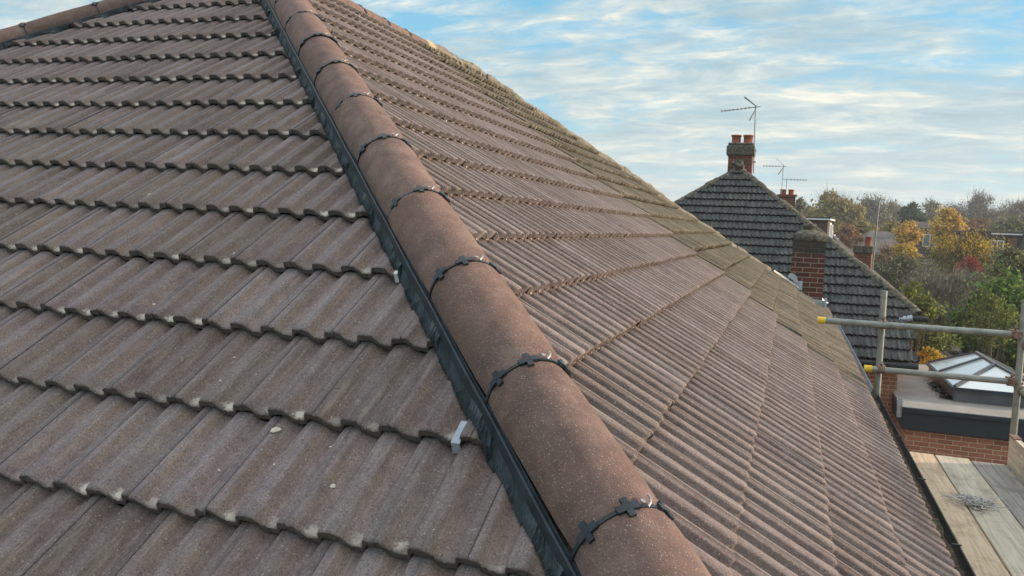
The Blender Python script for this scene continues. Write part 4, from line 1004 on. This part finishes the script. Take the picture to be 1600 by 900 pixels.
# flat roofed dormer box behind the neighbour's roof
e = empty('dormer_house', at(1275, 380, 32).xy.to_3d() + UP * GZ, 'house with brown box dormer under a flat roof, behind the dark roof slope', 'house')
X = frame_at(1294, 341, 31, rad(-8))
xbox(X, (-1.75, 0, -1.35), (0, 1.55, -.06), 'dormer', M['tilehung'], e); xbox(X, (-1.82, -.08, -.06), (.08, 1.65, .03), 'dormer_roof', M['farroof_dark'], e); xbox(X, (-1.83, -.10, -.075), (.09, -.08, -.02), 'white_trim', M['white'], e); xbox(X, (.08, -.10, -.075), (.10, 1.65, -.02), 'white_trim', M['white'], e)
Xs = X @ Matrix.Rotation(rad(90), 4, 'Z')
window(Xs, .22, -1.22, .62, 1.05, e, y=0); window(Xs, 1.18, -.95, .26, .72, e, y=0, bars=0)
m = MB(); hw_ = 3.4
ps = [Vector((-hw_ - 1.2, -2.6, -3.0)), Vector((hw_ - 1.2, -2.6, -3.0)), Vector((hw_ - 3.6, 3.5, -.55)), Vector((-1.2, 3.5, -.55)), Vector((hw_ - 1.2, 9.6, -3.0)), Vector((-hw_ - 1.2, 9.6, -3.0))]
ps = [X @ p for p in ps]
m.add(ps, [(0, 1, 2, 3), (1, 4, 2), (4, 5, 3, 2), (5, 0, 3)]); m.build('roof', M['farroof_dark'], e)
xbox(X, (-hw_ - .9, -2.3, -6.4), (hw_ - 1.5, 9.3, -3.0), 'wall', M['brick_far'], e)
# red chimney with two pots
e = empty('chimney_house', at(1228, 330, 27).xy.to_3d() + UP * GZ, 'half hidden house behind the dark roof, its plain red chimney with two pots showing', 'house')
X = frame_at(1228, 322, 27, rad(10))
c_ = xbox(X, (-.24, -.2, -1.6), (.25, .25, .34), 'chimney', M['brick_n'], e); xbox(X, (-.28, -.24, .30), (.29, .29, .38), 'corbel', M['brick_n'], c_)
for x in (-.12, .14):
    p = MB(); q_ = X @ Vector((x, 0, .37)); p.lathe(q_, [(.09, 0), (.085, .05), (.085, .14), (.10, .15), (.10, .18), (.08, .18), (.07, .1), (0, .1)], 14); p.build('chimney_pot', M['terra'], c_)
m = MB(); ps = [X @ Vector(p) for p in ((-4, -4, -3.6), (4, -4, -3.6), (4, 4, -3.6), (-4, 4, -3.6), (0, 0, -.9))]; m.add(ps, [(0, 1, 4), (1, 2, 4), (2, 3, 4), (3, 0, 4)]); m.build('roof', M['farroof_dark'], e)
xbox(X, (-3.7, -3.7, -6.3), (3.7, 3.7, -3.6), 'wall', M['brick_far'], e)
tq = X @ Vector((-.20, -.22, 0)); aerial(tuple(tq), 1.32, rad(176), 0, 6, .62, 'upper thin pale aerial of the two on the far red chimney', sc=.9, lean=(.0, 0), r=.010)
tq = X @ Vector((.02, .27, .1)); aerial(tuple(tq), .82, rad(3), 0, 6, .62, 'lower thin pale aerial of the two on the far red chimney', sc=.9, r=.010, reflector=False)
# mossy stack with one pot and the slim aerial pole
e = empty('stack_house', at(1350, 400, 25).xy.to_3d() + UP * GZ, 'half hidden house below the dark roof edge, its mossy topped stack with one pot showing', 'house')
X = frame_at(1350, 395, 25, rad(-10))
c_ = xbox(X, (-.25, -.22, -1.7), (.23, .28, -.02), 'chimney', M['brick_n'], e); xbox(X, (-.29, -.26, -.02), (.27, .32, .22), 'cement_cap', M['mosscap'], c_, .03)
p = MB(); p.lathe(X @ Vector((.10, 0, .2)), [(.11, 0), (.095, .06), (.095, .26), (.11, .27), (.11, .30), (.09, .30), (.08, .2), (0, .2)], 16); p.build('chimney_pot', M['terra'], c_)
m = MB(); ps = [X @ Vector(p) for p in ((-4, -4, -3.6), (4, -4, -3.6), (4, 4, -3.6), (-4, 4, -3.6), (0, 0, -1.2))]; m.add(ps, [(0, 1, 4), (1, 2, 4), (2, 3, 4), (3, 0, 4)]); m.build('roof', M['farroof_dark'], e)
xbox(X, (-3.7, -3.7, -5.6), (3.7, 3.7, -3.6), 'wall', M['brick_far'], e)
b0 = at(1361, 440, 24.3); t0 = at(1374, 312, 24.3)
aerial(tuple(b0), t0.z - b0.z, rad(178), rad(1), 9, .62, 'aerial on a slim pale leaning pole beside the mossy topped stack', lean=(t0.x - b0.x, t0.y - b0.y), sc=.75, r=.022)
# far houses among the trees
e = empty('grey_roofed_house', at(1388, 400, 80).xy.to_3d() + UP * GZ, 'distant low house with plain grey brown roof among bushes, right of the aerial pole', 'house')
X = frame_at(1388, 398, 80, rad(12))
m = MB(); ps = [X @ Vector(p) for p in ((-3.1, -1, -.1), (3.2, -1, -.1), (3.2, 7, -.1), (-3.1, 7, -.1), (-1.0, 3, 2.3), (.8, 3, 2.3))]; m.add(ps, [(0, 1, 5, 4), (1, 2, 5), (2, 3, 4, 5), (3, 0, 4)]); m.build('roof', M['farroof'], e)
xbox(X, (-2.9, -.8, -3.2), (3.0, 6.8, -.1), 'wall', M['tilehung'], e); xbox(X, (1.5, 2, .6), (1.95, 2.5, 3.0), 'chimney', M['brick_n'], e)
e = empty('white_house', at(1450, 400, 84).xy.to_3d() + UP * GZ, 'distant white walled house with dark gable and two white framed windows', 'house')
X = frame_at(1452, 384, 84, rad(4))
xbox(X, (-3.4, 0, -4.2), (3.1, 7, -1.3), 'wall', M['render_white'], e); xbox(X, (-1.6, -.35, -1.3), (3.3, 6.8, 1.75), 'upper_wall', M['farroof_dark'], e)
m = MB(); ps = [X @ Vector(p) for p in ((-3.6, -.3, -1.3), (-1.6, -.3, 1.1), (-1.6, 7, 1.1), (-3.6, 7, -1.3), (-1.8, -.5, 1.75), (3.5, -.5, 1.75), (3.5, 7, 1.75), (-1.8, 7, 1.75), (-1.2, 3.3, 2.5), (2.9, 3.3, 2.5))]
m.add(ps, [(0, 1, 2, 3), (4, 5, 9, 8), (5, 6, 9), (6, 7, 8, 9), (7, 4, 8)]); m.build('roof', M['farroof_dark'], e)
window(X, -.75, -.1, 1.35, 1.3, e, y=-.36); window(X, -1.55, -2.75, 1.1, 1.2, e, y=-.02)
e = empty('dormer_cottage', at(1560, 400, 60).xy.to_3d() + UP * GZ, 'distant dark house with flat dormer, white window and white edged gable, right edge', 'house')
X = frame_at(1556, 386, 60, rad(2))
xbox(X, (-1.9, 0, -1.6), (1.5, 4, .95), 'dormer', M['farroof_dark'], e); xbox(X, (-2.1, -.12, .95), (1.6, 4.2, 1.10), 'dormer_roof', M['farroof_dark'], e); xbox(X, (-.4, -.14, .93), (1.62, -.12, 1.03), 'white_trim', M['white'], e)
window(X, -.35, -.55, .85, 1.05, e, y=-.02)
xbox(X, (.75, -.03, -1.3), (1.35, -.005, .7), 'brick_panel', M['brick_n'], e)
m = MB(); ps = [X @ Vector(p) for p in ((.2, -2.0, -3.0), (1.9, -2.0, 1.25), (3.9, -2.0, -3.0), (.2, 5, -3.0), (1.9, 5, 1.25), (3.9, 5, -3.0))]; m.add(ps, [(0, 2, 1), (0, 1, 4, 3), (2, 5, 4, 1), (3, 4, 5)]); m.build('gable', M['farroof_dark'], e)
m = MB(); m.tube([X @ Vector((1.9, -2.1, 1.35)), X @ Vector((3.9, -2.1, -2.9))], .07, 4); m.tube([X @ Vector((1.9, -2.1, 1.35)), X @ Vector((1.45, -2.1, .3))], .07, 4); m.build('barge_board', M['white'], e)
xbox(X, (-4, 1, -5.5), (3.6, 8, -1.6), 'wall', M['brick_far'], e)
# shed roof and fence in the garden
e = empty('garden_shed', at(1455, 560, 24).xy.to_3d() + UP * GZ, 'low timber shed with grey boarded side, half hidden by the green hedge', 'shed')
X = frame_at(1458, 556, 23.5, rad(-6))
xbox(X, (-.75, 0, -3.4), (.65, 1.2, .16), 'wall', M['wood_fence'], e); xbox(X, (-.8, -.08, .16), (.7, 1.3, .22), 'roof', M['farroof'], e)
e = empty('garden_fence', at(1520, 560, 30).xy.to_3d() + UP * GZ, 'dark timber garden fence low between the hedges', 'fence')
X = frame_at(1480, 522, 36, rad(3))
for k in range(9): xbox(X, (-6 + k * 1.8, -.05, -3.3), (-5.9 + k * 1.8, .05, -.2), 'post', M['wood_fence'], e)
for k in range(8): xbox(X, (-5.9 + k * 1.8, -.02, -3.1), (-4.2 + k * 1.8, .02, -.3), 'fence_panel', M['wood_fence'], e)

# ------------------------------------------------------------------ thin autumn haze
m = MB(); m.box((-720, -720, GZ - 4), (720, 720, 22)); hz = m.build('haze', None); tag(hz, 'thin pale autumn haze in the air over the gardens', kind='stuff')
hm = bpy.data.materials.new('thin_haze'); hm.use_nodes = True; nt = hm.node_tree; nt.nodes.clear()
pv = nt.nodes.new('ShaderNodeVolumePrincipled'); pv.inputs['Color'].default_value = (.86, .93, 1, 1); pv.inputs['Density'].default_value = .0007; pv.inputs['Anisotropy'].default_value = .3
o_ = nt.nodes.new('ShaderNodeOutputMaterial'); nt.links.new(pv.outputs[0], o_.inputs['Volume']); hz.data.materials.append(hm)
